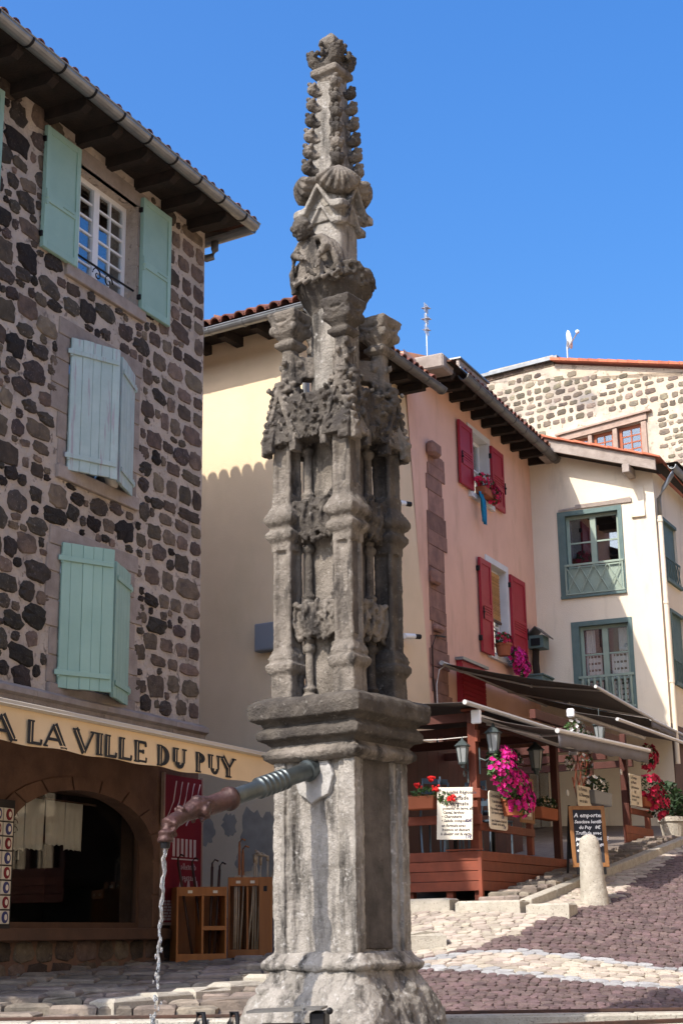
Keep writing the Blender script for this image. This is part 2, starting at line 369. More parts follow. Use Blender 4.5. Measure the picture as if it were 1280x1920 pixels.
def lay_stones(parent, items, matname, name='stone', limit=300, variants=RUB):
    """items: (x, z, w, h, tilt); biggest become parts, the rest one joined part"""
    items = sorted(items, key=lambda q: -q[2]*q[3]); meshes = {}
    rest = MB()
    for k, (x, z, w_, h_, t_) in enumerate(items):
        vi = random.randrange(len(variants)); Mx = Matrix.Translation((x, 0, z)) @ Matrix.Rotation(t_, 4, 'Y') @ Matrix.Diagonal((w_, 1, h_, 1))
        if k < limit:
            if vi not in meshes:
                mb = MB(); mb.add(*variants[vi]); meshes[vi] = mb.mesh(name); meshes[vi].materials.append(M[matname])
            put(name, meshes[vi], M[matname], parent, Mx=Mx)
        else: rest.add(*variants[vi], Mx)
    if rest.v: stuff(rest.build(name+'_rest', M[matname], parent))

TILE = None
def tile_row(parent, p0, p1, step, rad, up, m, length=.38, name='tile'):
    """row of half round tile ends from p0 to p1; up = direction the tile runs up the roof"""
    p0, p1, up = Vector(p0), Vector(p1), Vector(up).normalized()
    along = (p1-p0).normalized(); nrm = along.cross(up); nrm = nrm if nrm.z > 0 else -nrm
    mb = MB(); n = 7; v = []
    for z, k in ((0, 1.0), (length, .86)):
        for r in (rad*k, rad*k*.8):
            for i in range(n+1): a = math.pi*i/n; v.append((r*math.cos(a), z, r*math.sin(a)))
    q = n+1; f = []
    for i in range(n):
        f += [(i, i+1, i+1+2*q, i+2*q), (i+q, i+q+2*q, i+1+3*q, i+1+q), (i, i+q, i+1+q, i+1)]
    mb.add(v, f); me = mb.mesh(name); me.materials.append(m)
    cnt = int((p1-p0).length/step)
    for i in range(cnt+1):
        c = p0+along*(i*step+random.uniform(-.012, .012)) + up*random.uniform(-.02, .02)
        Mx = Matrix(((along.x, up.x, nrm.x, c.x), (along.y, up.y, nrm.y, c.y), (along.z, up.z, nrm.z, c.z), (0, 0, 0, 1)))
        put(name, me, m, parent, Mx=Mx)

def gutter(parent, p0, p1, rad, m, brackets=.55, mb_m=None):
    p0, p1 = Vector(p0), Vector(p1); d = (p1-p0).normalized(); side = d.cross(Vector((0, 0, 1))).normalized(); n = 8
    mb = MB(); rings = []
    for q in (p0, p1):
        ring = []
        for k, rr in ((1, rad), (-1, rad*.86)):
            for i in range(n+1):
                a = math.pi*(1+i/n) if k > 0 else math.pi*(2-i/n)
                ring.append(tuple(q+side*rr*math.cos(a)+Vector((0, 0, rr*math.sin(a)))))
        rings.append(ring)
    mb.loft(rings)
    for s_ in (-1, 1): mb.tube([p0+side*s_*rad, p1+side*s_*rad], rad*.13, 6)
    g = mb.build('gutter', m, parent)
    L = (p1-p0).length; k = int(L/brackets)
    for i in range(1, k+1):
        q = p0+d*(i*brackets); bb = MB()
        rings = [[tuple(q+d*t+side*rad*rr*math.cos(math.pi*(1+j/n))+Vector((0, 0, rad*rr*math.sin(math.pi*(1+j/n))))) for j in range(n+1)] for t, rr in ((-.014, 1.01), (-.014, 1.1), (.014, 1.1), (.014, 1.01))]
        bb.loft(rings, closed=False); bb.build('bracket', mb_m or M['iron'], g)
    return g
# ------------------------------------------------------------------ the ground of the sloping square
CP = np.array([(-3.9, 14.6, 1.27), (-2.7, 16, 1.31), (-1.9, 17.2, 1.35), (-.8, 17.8, 1.46), (-1.1, 12.6, 1.04), (-2.6, 12.2, 1.03), (.9, 12.6, 1.05), (2.9, 12.8, 1.02), (0, 11.5, .85), (2.8, 11.5, .85), (-2.5, 11.4, .86),
 (1.0, 14.4, 1.46), (2.6, 14.4, 1.42), (4.2, 14.6, 1.38), (.7, 16.3, 1.88), (1.4, 16.0, 1.89), (2.55, 16.3, 1.94), (2.1, 15.6, 1.84), (4.86, 22.3, 2.9), (7, 16, 1.6), (8, 22, 2.6), (0, 8, .5), (5, 8, .4), (-5, 8, .6), (-.6, 19, 1.6),
 (2.6, 16.95, 2.1), (3.65, 19, 2.44), (4.75, 21, 2.8), (1.2, 21, 2.4), (9, 29, 3.6), (4, 29, 3.6), (-6, 12, 1.1), (-.9, 15, 1.26), (-.4, 16.5, 1.44), (-.65, 13.8, 1.15)])
_n = len(CP); _d = np.hypot(CP[:, None, 0]-CP[None, :, 0], CP[:, None, 1]-CP[None, :, 1])
_A = np.zeros((_n+3, _n+3)); _A[:_n, :_n] = np.where(_d > 0, _d*_d*np.log(_d+1e-9), 0)+.02*np.eye(_n)
_P = np.c_[np.ones(_n), CP[:, :2]]; _A[:_n, _n:] = _P; _A[_n:, :_n] = _P.T
_W = np.linalg.solve(_A, np.r_[CP[:, 2], 0, 0, 0])
def gz(x, y):
    xc, yc = min(max(x, -6), 10), min(max(y, 8), 29)
    d = np.hypot(xc-CP[:, 0], yc-CP[:, 1])
    z = float(np.where(d > 0, d*d*np.log(d+1e-9), 0)@_W[:_n]+_W[-3]+_W[-2]*xc+_W[-1]*yc)
    return z*min(max((y-1)/7, 0), 1) if y < 8 else z
def axis(lo, a, b_, hi, st):
    out = list(np.arange(a, b_+1e-6, st)); q = st
    x = a
    while x > lo: q *= 1.5; x -= q; out.insert(0, x)
    x = b_; q = st
    while x < hi: q *= 1.5; x += q; out.append(x)
    return out
gx, gy = axis(-160, -7, 11, 160, .3), axis(-120, 7, 31, 260, .3)
mb = MB(); mb.v = [(x, y, gz(x, y)-.012) for y in gy for x in gx]; nx = len(gx)
mb.f = [(j*nx+i, j*nx+i+1, (j+1)*nx+i+1, (j+1)*nx+i) for j in range(len(gy)-1) for i in range(nx-1)]
street = structure(mb.build('street', M['joint'], smooth=True))
sq = MB(); sx_ = list(np.linspace(-40, 40, 41)); sy_ = list(np.linspace(-60, 8.4, 40)); sq.v = [(x, y, gz(x, y)+.02) for y in sy_ for x in sx_]; sq.f = [(j*41+i, j*41+i+1, (j+1)*41+i+1, (j+1)*41+i) for j in range(39) for i in range(40)]
structure(sq.build('square', M['square'], smooth=True))

# frame of the restaurant terrace: x along the facade, -y outwards; one unit is KF metres
KF = .775; KO, KU = (-.537, 20.445), (.481, .877); KA = math.atan2(KU[1], KU[0])
KM = Matrix.Translation((KF*KO[0], KF*KO[1], 1.6*(1-KF))) @ Matrix.Rotation(KA, 4, 'Z') @ Matrix.Diagonal((KF, KF, KF, 1))
def inK(name, label, cat, group=None):
    t = thing(name, label, cat, (KF*KO[0], KF*KO[1], 1.6*(1-KF)), KA, group); t.scale = (KF,)*3; return t
# cobbles -----------------------------------------------------------
def pl(pts, x):
    pts = sorted(pts)
    return float(np.interp(x, [q[0] for q in pts], [q[1] for q in pts]))
EDGE = [(.2, 13.5), (.7, 14.02), (.86, 14.26), (1.23, 14.58), (1.8, 15.18), (2.25, 15.72), (2.73, 16.36), (3.37, 17.9), (4.38, 20.2), (7.5, 27.5)]
STOP = [(.2, 14.2), (.89, 14.42), (1.21, 14.44), (1.5, 14.42), (1.93, 14.3), (2.39, 14.2), (2.97, 14.04), (4.5, 13.6)]
SBOT = [(.2, 14.1), (.65, 14.02), (.93, 13.86), (1.37, 13.68), (2.03, 13.48), (2.82, 13.38), (4.5, 13.1)]
def cob(seed, flat=.03):
    rr = random.Random(seed); n = 8; ring = []; inn = []
    for i in range(n):
        a = 2*math.pi*(i+.5)/n; c, s_ = math.cos(a), math.sin(a); k = (abs(c)**3+abs(s_)**3)**(-1/3)*rr.uniform(.9, 1.04)
        ring.append((.5*k*c, .5*k*s_, -.012)); q = rr.uniform(.84, .93); inn.append((.5*k*c*q, .5*k*s_*q, flat*rr.uniform(.7, 1.1)))
    v = ring+inn+[(0, 0, flat*1.25)]
    return v, [(i, (i+1) % n, (i+1) % n+n, i+n) for i in range(n)]+[(i+n, (i+1) % n+n, 2*n) for i in range(n)]
COB = [cob(i, .006) for i in range(10)]
cobs = {'cobl': [], 'cobb': [], 'cobg': []}
y = 11.5; row = 0
while y < 29:
    dy = .082 if y < 19 else .12; x = .15+random.uniform(0, .1)
    xmax = min(.245*y+.35, 7.2)
    while x < xmax:
        e = pl(EDGE, x); st, sb = pl(STOP, x), pl(SBOT, x); wd = random.uniform(.065, .112)
        if y > e and y > st+.05: kind = 'cobl'; wd = random.uniform(.085, .155)
        elif sb < y < st: kind = 'cobg' if (y-sb < .13 or st-y < .13) else 'cobl'; wd = random.uniform(.11, .18)
        else: kind = 'cobb'
        # terrace, kerb and stair occupy the rest
        sK = ((x-KF*KO[0])*KU[0]+(y-KF*KO[1])*KU[1])/KF; oK = ((x-KF*KO[0])*KU[1]-(y-KF*KO[1])*KU[0])/KF
        if not (sK > .98 and oK < (3.1 if sK < 1.35 else 2.5)):
            cobs[kind].append((x+wd/2, y+random.uniform(-.02, .02), wd*(1.10 if kind != 'cobb' else 1.05), dy*random.uniform(1.10, 1.25), random.uniform(-.14, .14)))
        x += wd
    y += dy; row += 1
for kind, nm in (('cobl', 'pale_cobblestone'), ('cobb', 'brown_cobblestone'), ('cobg', 'grey_cobblestone')):
    items = sorted(cobs[kind], key=lambda q: q[1]-.6*q[2]*10); rest = MB(); meshes = {}
    for k, (x, y, w_, h_, t_) in enumerate(items):
        vi = random.randrange(len(COB)); z0 = gz(x, y); tx, ty = (gz(x, y+.12)-z0)/.12, (gz(x+.12, y)-z0)/.12
        Mx = Matrix.Translation((x, y, z0+random.uniform(-.003, .004))) @ Euler((math.atan(tx)+random.uniform(-.035, .035), -math.atan(ty)+random.uniform(-.035, .035), 0)).to_matrix().to_4x4() @ Matrix.Rotation(t_, 4, 'Z') @ Matrix.Diagonal((w_, h_, 1, 1))
        if k < 290:
            if vi not in meshes:
                q = MB(); q.add(*COB[vi]); meshes[vi] = q.mesh(nm); meshes[vi].materials.append(M[kind])
            put(nm, meshes[vi], M[kind], street, Mx=Mx)
        else: rest.add(*COB[vi], Mx)
    if rest.v: stuff(rest.build(nm+'s_beyond', M[kind], street))

# rows of worn step stones in front of the shop ------------------------
paving = structure(thing('stepped_pavement', 'rows of worn stone steps in front of the souvenir shop', 'pavement'))
del paving['category']
def slab(name, x0, x1, y0, y1, z0, z1, m, parent, rz=0, jit=.012, bev=.02):
    rr = lambda: random.uniform(-jit, jit); mb = MB(); cx, cy = (x0+x1)/2, (y0+y1)/2; hx, hy = (x1-x0)/2, (y1-y0)/2; n = 3
    t = z1
    v = [(-hx, -hy, z0), (hx, -hy, z0), (hx, hy, z0), (-hx, hy, z0)]
    v += [(-hx+rr(), -hy+rr(), t-bev), (hx+rr(), -hy+rr(), t-bev), (hx+rr(), hy+rr(), t-bev), (-hx+rr(), hy+rr(), t-bev)]
    i = bev*1.3
    v += [(-hx+i+rr(), -hy+i+rr(), t+rr()*.5), (0+rr(), -hy+i*.6+rr(), t+rr()), (hx-i+rr(), -hy+i+rr(), t+rr()*.5), (hx-i+rr(), hy-i+rr(), t+rr()*.5), (-hx+i+rr(), hy-i+rr(), t+rr()*.5)]
    f = [(0, 1, 5, 4), (1, 2, 6, 5), (2, 3, 7, 6), (3, 0, 4, 7), (4, 5, 10, 9), (4, 9, 8), (5, 6, 11, 10), (6, 7, 12, 11), (7, 4, 8, 12), (8, 9, 12), (9, 10, 11), (9, 11, 12)]
    mb.add(v, f)
    return mb.build(name, m, parent, loc=(cx, cy, 0), rot=(0, 0, rz))
for i in range(13):
    y0 = 12.05+.42*i; x = -4.4+.05*i
    xe = min(-.35+.02*i, -.2) if y0 > 14.0 else -1.25+.45*(y0-12.6)
    while x < xe:
        wd = random.uniform(.22, .46)
        if (-1.9+.485*(y0-18) if y0 < 18 else 0) - .2 < x+wd:      # outside the shop wall
            z = gz(x+wd/2, y0+.2)
            slab('step_stone', x, x+wd-.015, y0+random.uniform(-.02, .02), y0+.41, z-.12, z+.045+random.uniform(-.008, .012), M['rowstone'], paving)
        x += wd
# kerb stones of the lower pavement edge
k0, k1 = Vector((-1.95, 12.55)), Vector((-.55, 14.45)); n = 5; d = (k1-k0)/n
for i in range(n):
    c = k0+d*(i+.5); z = gz(c.x, c.y)
    slab('kerb_stone', c.x-d.length*.49, c.x+d.length*.49, c.y-.14, c.y+.14, z-.15, z+.10, M['granite'], paving, rz=math.atan2(d.y, d.x), jit=.015, bev=.03)
# small loose kerb block beside the column
o = slab('kerb_block', -.2, .2, -.1, .1, -.2, .16, M['granite'], None, jit=.02, bev=.03); o.location = (.72, 14.75, gz(.72, 14.75)-.03); o.rotation_euler = (0, 0, -.1)
tag(o, 'short granite kerb block lying on cobbles just right of the fountain base', 'kerb')

# kerb and stair climbing along the restaurant terrace (terrace frame: x along facade, -y outwards)
stair = structure(inK('street_stair', 'low granite stair climbing past the restaurant terrace', 'stair')); del stair['category']
x = -1.0
kerbL = [(-.5, .35), (.4, 1.3), (1.35, 2.3), (2.35, 2.95)]
for a, b_ in kerbL:      # kerb crossing in front of the terrace, perpendicular to the facade
    slab('kerb_stone', 1.0, 1.32, -b_-.3, -a-.32, 1.6, 2.10-.05*max(a-.4, 0), M['granite'], stair, jit=.012, bev=.025)
for i in range(22):
    s0 = 1.34+.34*i; z = 2.12+.0535*i; o_ = 1.86
    oe = 2.45
    while o_ < oe-.05:
        wd = random.uniform(.28, .5); wd = min(wd, oe-o_)
        if wd > .1: slab('step_stone', s0+random.uniform(-.015, .015), s0+.36, -o_-wd+.012, -o_, z-.22, z+random.uniform(-.01, .012), M['rowstone'], stair, jit=.012, bev=.02)
        o_ += wd

for k in range(8):      # sloping kerb along the stair's outer side
    sa, sb_ = 1.34+.93*k, 1.34+.93*(k+1)-.012; za, zb = 2.10+.1575*(sa-1.34), 2.10+.1575*(sb_-1.34)
    MB().prism([(sa, za-.4), (sb_, zb-.4), (sb_, zb-.03), (sa, za-.03)], -2.62, -2.45).build('stair_kerb', M['granite'], stair, bevel=.012)
# ------------------------------------------------------------------ stone house with the souvenir shop (left)
LO, LU = (-1.728, 18.0), (.436, .900); LA = math.atan2(LU[1], LU[0])
sh = frame_at('stone_house', 'tall basalt rubble house with turquoise shutters above the souvenir shop', 'house', LO, LU)
HOLES = [(-2.80, -1.55, 8.84, 10.16), (-2.82, -1.60, 6.50, 7.98), (-2.84, -1.59, 4.16, 5.62), (-3.55, -.95, 1.74, 3.12), (-6.07, -4.82, 8.84, 10.16)]
mb = MB(); cutwall(mb, -9, 0, 3.98, 10.75, HOLES[:3]+HOLES[4:]);
ew = Vector((-.900, .436)); ang = R(-5.9)   # end wall turned to run parallel to the yellow house
ex, ey = 8*math.sin(ang)*-1, 8*math.cos(ang)
mb.quad((0, 0, 0), (ex, ey, 0), (ex, ey, 10.75), (0, 0, 10.75)); mb.quad((ex, ey, 0), (-9, 8, 0), (-9, 8, 10.75), (ex, ey, 10.75)); mb.quad((-9, 8, 0), (-9, 0, 0), (-9, 0, 10.75), (-9, 8, 10.75))
mb.build('wall', M['mortar'], sh)
mb = MB(); cutwall(mb, -9, 0, .6, 3.98, [HOLES[3], (-7.2, -4.6, 1.2, 3.1)], depth=.42)
sw = mb.build('shop_front_wall', M['shopwall'], sh)
# arch spandrels of the shop window
a, b_, zs_, zt = -3.55, -.95, 2.45, 3.12; n = 12; cx = (a+b_)/2; hw = (b_-a)/2
for sgn in (-1, 1):
    poly = [(cx+sgn*hw, zs_)]+[(cx+sgn*hw*math.cos(math.pi/2*i/n), zs_+(zt-zs_)*math.sin(math.pi/2*i/n)**.8) for i in range(1, n+1)]+[(cx+sgn*hw, zt)]
    MB().prism(poly, .003, .195).build('arch_spandrel', M['shopwall'], sw)
mb = MB()
for i in range(9):
    t0, t1 = math.pi*i/9+.012, math.pi*(i+1)/9-.012
    q = lambda t, k: (cx+hw*k*math.cos(t), zs_+(zt-zs_)*k*max(math.sin(t), 0)**.8)
    bmb = MB(); bmb.prism([q(t0, 1.0), q((t0+t1)/2, 1.0), q(t1, 1.0), q(t1, 1.2), q((t0+t1)/2, 1.2), q(t0, 1.2)], -.02, .004); bmb.build('arch_stone', M['shopwall'], sw)
for x0, x1, z0, z1 in ((a-.2, a, 1.75, 2.1), (a-.26, a, 2.12, 2.44), (b_, b_+.22, 1.75, 2.08), (b_, b_+.28, 2.1, 2.44)):
    MB().box(x0, x1-.01, -.018, .01, z0, z1).build('jamb_stone', M['shopwall'], sw, bevel=.006)
MB().box(-3.9, -.75, -.14, .42, 1.62, 1.735).build('window_sill', M['doorw'], sh, bevel=.008)
MB().box(a, b_, .20, .21, 1.74, zt).build('shop_window_glass', M['shopglass'], sh)
mb = MB(); mb.box(a, a+.05, .17, .24, 1.74, zt); mb.box(b_-.05, b_, .17, .24, 1.74, zt); mb.box(a+.05, b_-.05, .17, .24, 1.74, 1.80); mb.build('shop_window_frame', M['doorw'], sh)
mb = MB(); mb.box(-4.2, -.3, 1.9, 1.95, 1.0, 3.9); mb.box(-4.2, -.3, .43, 1.95, 1.55, 1.6); mb.box(-4.2, -4.15, .43, 1.9, 1.0, 3.9); mb.box(-.35, -.3, .43, 1.9, 1.0, 3.9); mb.box(-4.2, -.3, .43, 1.95, 3.85, 3.9); mb.build('shop_interior', M['room'], sh)
for q in HOLES[:3]+HOLES[4:]:
    MB().box(q[0]-.3, q[1]+.3, 1.2, 1.24, q[2]-.3, q[3]+.3).build('room_wall', M['room'], sh)
# big dark base blocks below the sill
its = []
for r in range(3):
    x = -4.9+random.uniform(0, .2)
    while x < -.1:
        wd = random.uniform(.26, .46); its.append((x+wd/2, 1.0+.21*r+.1, wd*1.02, .22, random.uniform(-.02, .02))); x += wd+.015
lay_stones(sw, [(x, z, a_, b2, t) for x, z, a_, b2, t in its if z < 1.58], 'block', 'base_stone', variants=BLK)
# string course
x = -9
while x < 0:
    e = min(x+random.uniform(.9, 1.4), .04)
    pts = [(-.02, 3.86), (-.06, 3.86), (-.075, 3.94), (-.12, 3.965), (-.12, 4.02), (-.02, 4.07)]
    m2 = MB(); m2.loft([[(xx, y, z) for y, z in pts] for xx in (x, e-.006)]); m2.build('string_course_stone', M['dressed'], sh); x = e
# rubble, coursed blocks near the corner, dressed surrounds
SUR = []
for a, b_, c, d in (HOLES[0], HOLES[1], HOLES[2], HOLES[4]):
    SUR.append((a-.17, b_+.17, c-.15, d+.2))
its, blk, taken = [], [], []
def clear(cx, cz, wd, hh, gap):
    if any(a < cx+wd/2 and cx-wd/2 < b_ and c < cz+hh/2 and cz-hh/2 < d for a, b_, c, d in SUR): return False
    for x2, z2, w2, h2 in taken:
        dx, dz = abs(cx-x2)/((wd+w2)/2+gap), abs(cz-z2)/((hh+h2)/2+gap)
        if dx < 1 and dz < 1 and dx**2.6+dz**2.6 < 1.25: return False
    return True
z = 4.12                                      # coursed corner blocks
while z < 10.45:
    h = random.uniform(.16, .28); x = -.02; lim = random.uniform(-1.15, -.5)
    while x > lim:
        wd = random.uniform(.36, .58) if (x > -.1 and random.random() < .55) else random.uniform(.18, .36)
        cx, cz = x-wd/2, z+h/2
        if clear(cx, cz, wd, h, -.03) and (random.random() > .08 or x > -.1):
            hh = h*random.uniform(.84, .98); blk.append((cx, cz, wd, hh, random.uniform(-.03, .03))); taken.append((cx, cz, wd, hh))
        x -= wd+random.uniform(.015, .05)
    z += h+random.uniform(.01, .035)
for cnt, (w0, w1), (h0, h1), tries in ((95, (.27, .42), (.17, .27), 60), (260, (.17, .28), (.12, .20), 60), (420, (.07, .16), (.06, .12), 40)):
    for _ in range(cnt):
        for _t in range(tries):
            cx, cz, wd, hh = random.uniform(-5.6, -.45), random.uniform(4.15, 10.4), random.uniform(w0, w1), random.uniform(h0, h1)
            if cz > 9.7 and random.random() < .45: continue
            if clear(cx, cz, wd, hh, .008):
                taken.append((cx, cz, wd, hh)); (blk if random.random() < .36 else its).append((cx, cz, wd*1.12, hh*1.14, random.uniform(-.16, .16))); break
lay_stones(sh, its, 'basalt', 'rubble_stone', 300, RUB); lay_stones(sh, blk, 'block', 'wall_block', 300, BLK)
for a, b_, c, d in (HOLES[0], HOLES[1], HOLES[2], HOLES[4]):
    z = c
    for k in range(5):
        h = (d-c)/5
        for sd_ in (-1, 1):
            wd = random.choice((.14, .17, .24, .3)); x0, x1 = (a-wd, a) if sd_ < 0 else (b_, b_+wd)
            MB().box(x0, x1, -.016, .05, z+.006, z+h-.006).build('jamb_stone', M['dressed'], sh, bevel=.006)
        z += h
    MB().box(a-.2, b_+.2, -.02, .06, d, d+.2).build('lintel', M['dressed'], sh, bevel=.008)
    MB().box(a-.16, b_+.16, -.05, .1, c-.15, c).build('sill', M['dressed'], sh, bevel=.008)
# upper window with small panes and a scrolled iron rail
for off in (0, -3.27):
    window(sh, -2.80+off, -1.55+off, 8.84, 10.16, .17, 2, 6, M['white'], bar=.026, fw=.06, mid=.055)
    ir = MB(); ir.tube([(-2.8+off, .04, 9.06), (-1.55+off, .04, 9.06)], .013, 6); ir.tube([(-2.8+off, .04, 8.88), (-1.55+off, .04, 8.88)], .01, 6)
    for s_ in (-1, 1):
        c0 = Vector((-2.175+off+s_*.11, .04, 8.97)); ir.tube([c0+Vector((math.cos(t*.45)*(.09-.0045*t)*s_, 0, math.sin(t*.45)*(.09-.0045*t))) for t in range(17)], .008, 5)
    ir.build('iron_rail', M['iron'], sh, smooth=True)
def panel_shutter(s0, s1, z0, z1):
    o = MB().box(s0, s1, -.055, -.02, z0, z1).build('shutter', M['turq'], sh, bevel=.004)
    t = .07; zm = z0+(z1-z0)*.38
    for q in ((s0+.001, s0+t, z0+.001, z1-.001), (s1-t, s1-.001, z0+.001, z1-.001)): MB().box(q[0], q[1], -.072, -.056, q[2], q[3]).build('stile', M['turq'], o, bevel=.004)
    for c, d in ((z0+.001, z0+.09), (zm, zm+.09), (z1-.08, z1-.001)): MB().box(s0+t, s1-t, -.070, -.056, c, d).build('rail', M['turq'], o, bevel=.004)
    MB().tube([(s1-.1, -.075, zm+.045), (s1-.3, -.075, zm+.045)], .007, 5).build('bolt', M['turq'], o)
    mb = MB(); mb.tube([(s0+.015, -.08, zm-.05), (s0+.015, -.08, zm+.13)], .012, 6); mb.ball((s0+.015, -.085, zm+.03), .022); mb.build('latch', M['turq'], o)
    for z in (z0+.12, z1-.2): MB().box(s0-.02, s0+.03, -.06, -.01, z, z+.06).build('hinge', M['iron'], o)
panel_shutter(-3.44, -2.81, 8.82, 10.28); panel_shutter(-1.53, -.90, 8.82, 10.28); panel_shutter(-4.80, -4.19, 8.82, 10.28)
def plank_shutter(hs, z0, z1, wd, ang, m, side):
    """hinged at hs, swung out by ang; side +1 leaf runs right from its hinge, -1 left"""
    Mx = Matrix.Translation((hs, -.03, 0)) @ Matrix.Rotation(-ang*side, 4, 'Z')
    x0, x1 = (.004, wd-.004) if side > 0 else (-wd+.004, -.004)
    o = MB().box(x0, x1, .012, .018, z0+.01, z1-.01).build('shutter', m, sh); o.matrix_local = Mx
    for z in (z0+.13, z1-.2):
        x0, x1 = (-.05, wd-.03) if side > 0 else (-wd+.03, .05)
        MB().box(x0, x1, -.040, -.026, z, z+.055).build('batten', m, o, bevel=.003)
        MB().tube([(0, -.02, z-.02), (0, -.02, z+.075)], .018, 6).build('hinge', m, o)
    n = 5; ws = [random.uniform(.8, 1.2) for _ in range(n)]; tot = sum(ws); x = 0
    for q in ws:
        bw = q/tot*wd; x0, x1 = (x, x+bw-.004) if side > 0 else (-x-bw+.004, -x)
        MB().box(x0, x1, -.022+random.uniform(-.002, .002), .012, z0+random.uniform(-.006, .006), z1+random.uniform(-.006, .006)).build('shutter_board', m, o, bevel=.003); x += bw
plank_shutter(-2.82, 6.47, 7.99, .62, R(24), M['turq_worn'], 1); plank_shutter(-1.60, 6.48, 7.96, .60, R(20), M['turq_worn'], -1)
plank_shutter(-2.85, 4.12, 5.66, .62, R(27), M['turq'], 1); plank_shutter(-1.59, 4.10, 5.58, .60, R(19), M['turq'], -1)
for q in (HOLES[1], HOLES[2]): window(sh, *q, .2, 1, 3, M['white'], bar=.025)
# eaves
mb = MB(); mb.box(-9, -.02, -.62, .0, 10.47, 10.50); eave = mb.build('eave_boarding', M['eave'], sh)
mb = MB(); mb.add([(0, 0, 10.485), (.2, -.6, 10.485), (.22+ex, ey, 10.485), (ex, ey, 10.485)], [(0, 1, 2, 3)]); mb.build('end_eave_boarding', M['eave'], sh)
x = -8.8
while x < 0:
    m2 = MB(); m2.prism([(0, 0), (0, .14), (-.58, .14), (-.58, .06), (-.5, 0)], -.055, .055); o = m2.build('rafter_end', M['eave'], sh)
    o.matrix_local = Matrix.Translation((x, 0, 10.33)) @ Matrix.Rotation(R(90), 4, 'Z'); x += .6
rf = MB(); e0, e1, zg = (.2, -.66), (.2+ex, ey), 10.55
hipx, hipy, hz = -3.6, 3.9, 11.75
rf.add([(-9, -.66, zg), (.2, -.66, zg), (hipx, hipy, hz), (-9, hipy, hz), (.2+ex, ey+.5, zg), (-9, 8.5, zg)], [(0, 1, 2, 3), (1, 4, 2), (3, 2, 4, 5)])
roof = rf.build('roof', M['tile'], sh)
tile_row(roof, (-7.5, -.68, zg-.03), (.16, -.68, zg-.03), .205, .080, (0, 4.5, 1.2), M['tile'])
tile_row(roof, (.24, -.5, zg-.005), (.24+ex*.62, ey*.62, zg-.005), .205, .095, (-3.8, 0, 1.2), M['tile'])
gutter(sh, (-9, -.66, 10.50), (.14, -.66, 10.50), .085, M['zinc'])
gutter(sh, (.17, -.62, 10.49), (.17+ex*.6, ey*.6, 10.47), .08, M['zinc'], brackets=.9)
mb = MB(); mb.tube([(.17, -.05, 10.42), (.17, -.05, 10.30), (.15, -.02, 10.2), (.08, .04, 10.16), (.06, .1, 10.14), (.06, .12, 9.9)], .05, 10); mb.build('downpipe', M['zinc_dull'], sh, smooth=True)

# ------------------------------------------------------------------ shop awning with lettering
aw = frame_at('shop_awning', 'ochre cloth shop awning lettered A LA VILLE DU PUY', 'awning', LO, LU)
mb = MB(); s0, s1 = -7.5, -.69
mb.loft([[(s0, -.05, 3.80), (s1, -.05, 3.80), (s1, -.05, 3.815), (s0, -.05, 3.815)], [(s0, -1.40, 3.535), (s1, -1.40, 3.535), (s1, -1.40, 3.55), (s0, -1.40, 3.55)]]); mb.build('canopy_cloth', M['awn_y'], aw)
mb = MB(); mb.box(s0, s1+.01, -1.45, -1.39, 3.495, 3.555); mb.box(s0, s1+.01, -1.465, -1.45, 3.505, 3.52); mb.build('front_bar', M['awnbar'], aw, bevel=.006)
# valance cloth, slightly waving
mb = MB(); n = 80; top, bot = [], []
for i in range(n+1):
    x = s0+(s1-s0)*i/n; top.append((x, -1.425, 3.497)); bot.append((x, -1.425-.012*math.sin(x*5.1)-.012, 3.205+.008*math.sin(x*7.7)))
mb.v = top+bot; mb.f = [(i, i+1, n+2+i, n+1+i) for i in range(n)]; val = mb.build('valance', M['awn_y'], aw, smooth=True)
mb = MB(); mb.box(s0, s1, -.13, -.02, 3.78, 3.87); mb.build('cassette', M['awnbar'], aw)
for x in (-6.5, -3.6, -1.0):
    mb = MB(); mb.tube([(x, -.1, 3.72), (x+.35, -.75, 3.58), (x, -1.38, 3.50)], .022, 8); mb.build('folding_arm', M['awnbar'], aw)
GL = {'A': ([('t', 0, 0, .46, 1), ('T', .5, 1, .98, 0), ('t', .2, .34, .8, .34)], [(-.06, .16), (.8, 1.14)], []),
      'L': ([('T', .22, 0, .22, 1), ('t', .1, .035, .92, .035), ('t', .9, .03, .93, .24)], [(.02, .44)], [(.02, .44)]),
      'V': ([('T', .06, 1, .5, 0), ('t', .52, 0, .94, 1)], [], [(-.08, .24), (.78, 1.08)]),
      'I': ([('T', .5, 0, .5, 1)], [(.12, .88)], [(.12, .88)]),
      'E': ([('T', .24, 0, .24, 1), ('t', .1, .035, .92, .035), ('t', .1, .965, .88, .965), ('t', .3, .52, .7, .52), ('t', .9, .03, .93, .25), ('t', .86, .97, .89, .77), ('t', .7, .42, .7, .62)], [(.02, .4)], [(.02, .4)]),
      'D': ([('T', .22, 0, .22, 1), ('arc', .3, .5, .58, .5, -90, 90)], [(.02, .36)], [(.02, .36)]),
      'U': ([('T', .2, .3, .2, 1), ('t', .84, .3, .84, 1), ('arc', .52, .32, .32, .32, 180, 360)], [], [(.0, .42), (.68, 1.0)]),
      'P': ([('T', .26, 0, .26, 1), ('arc', .34, .73, .5, .27, -90, 90)], [(.04, .5)], [(.04, .4)]),
      'Y': ([('T', .1, 1, .5, .46), ('t', .54, .46, .92, 1), ('T', .5, 0, .5, .48)], [(.3, .72)], [(-.06, .28), (.76, 1.06)])}
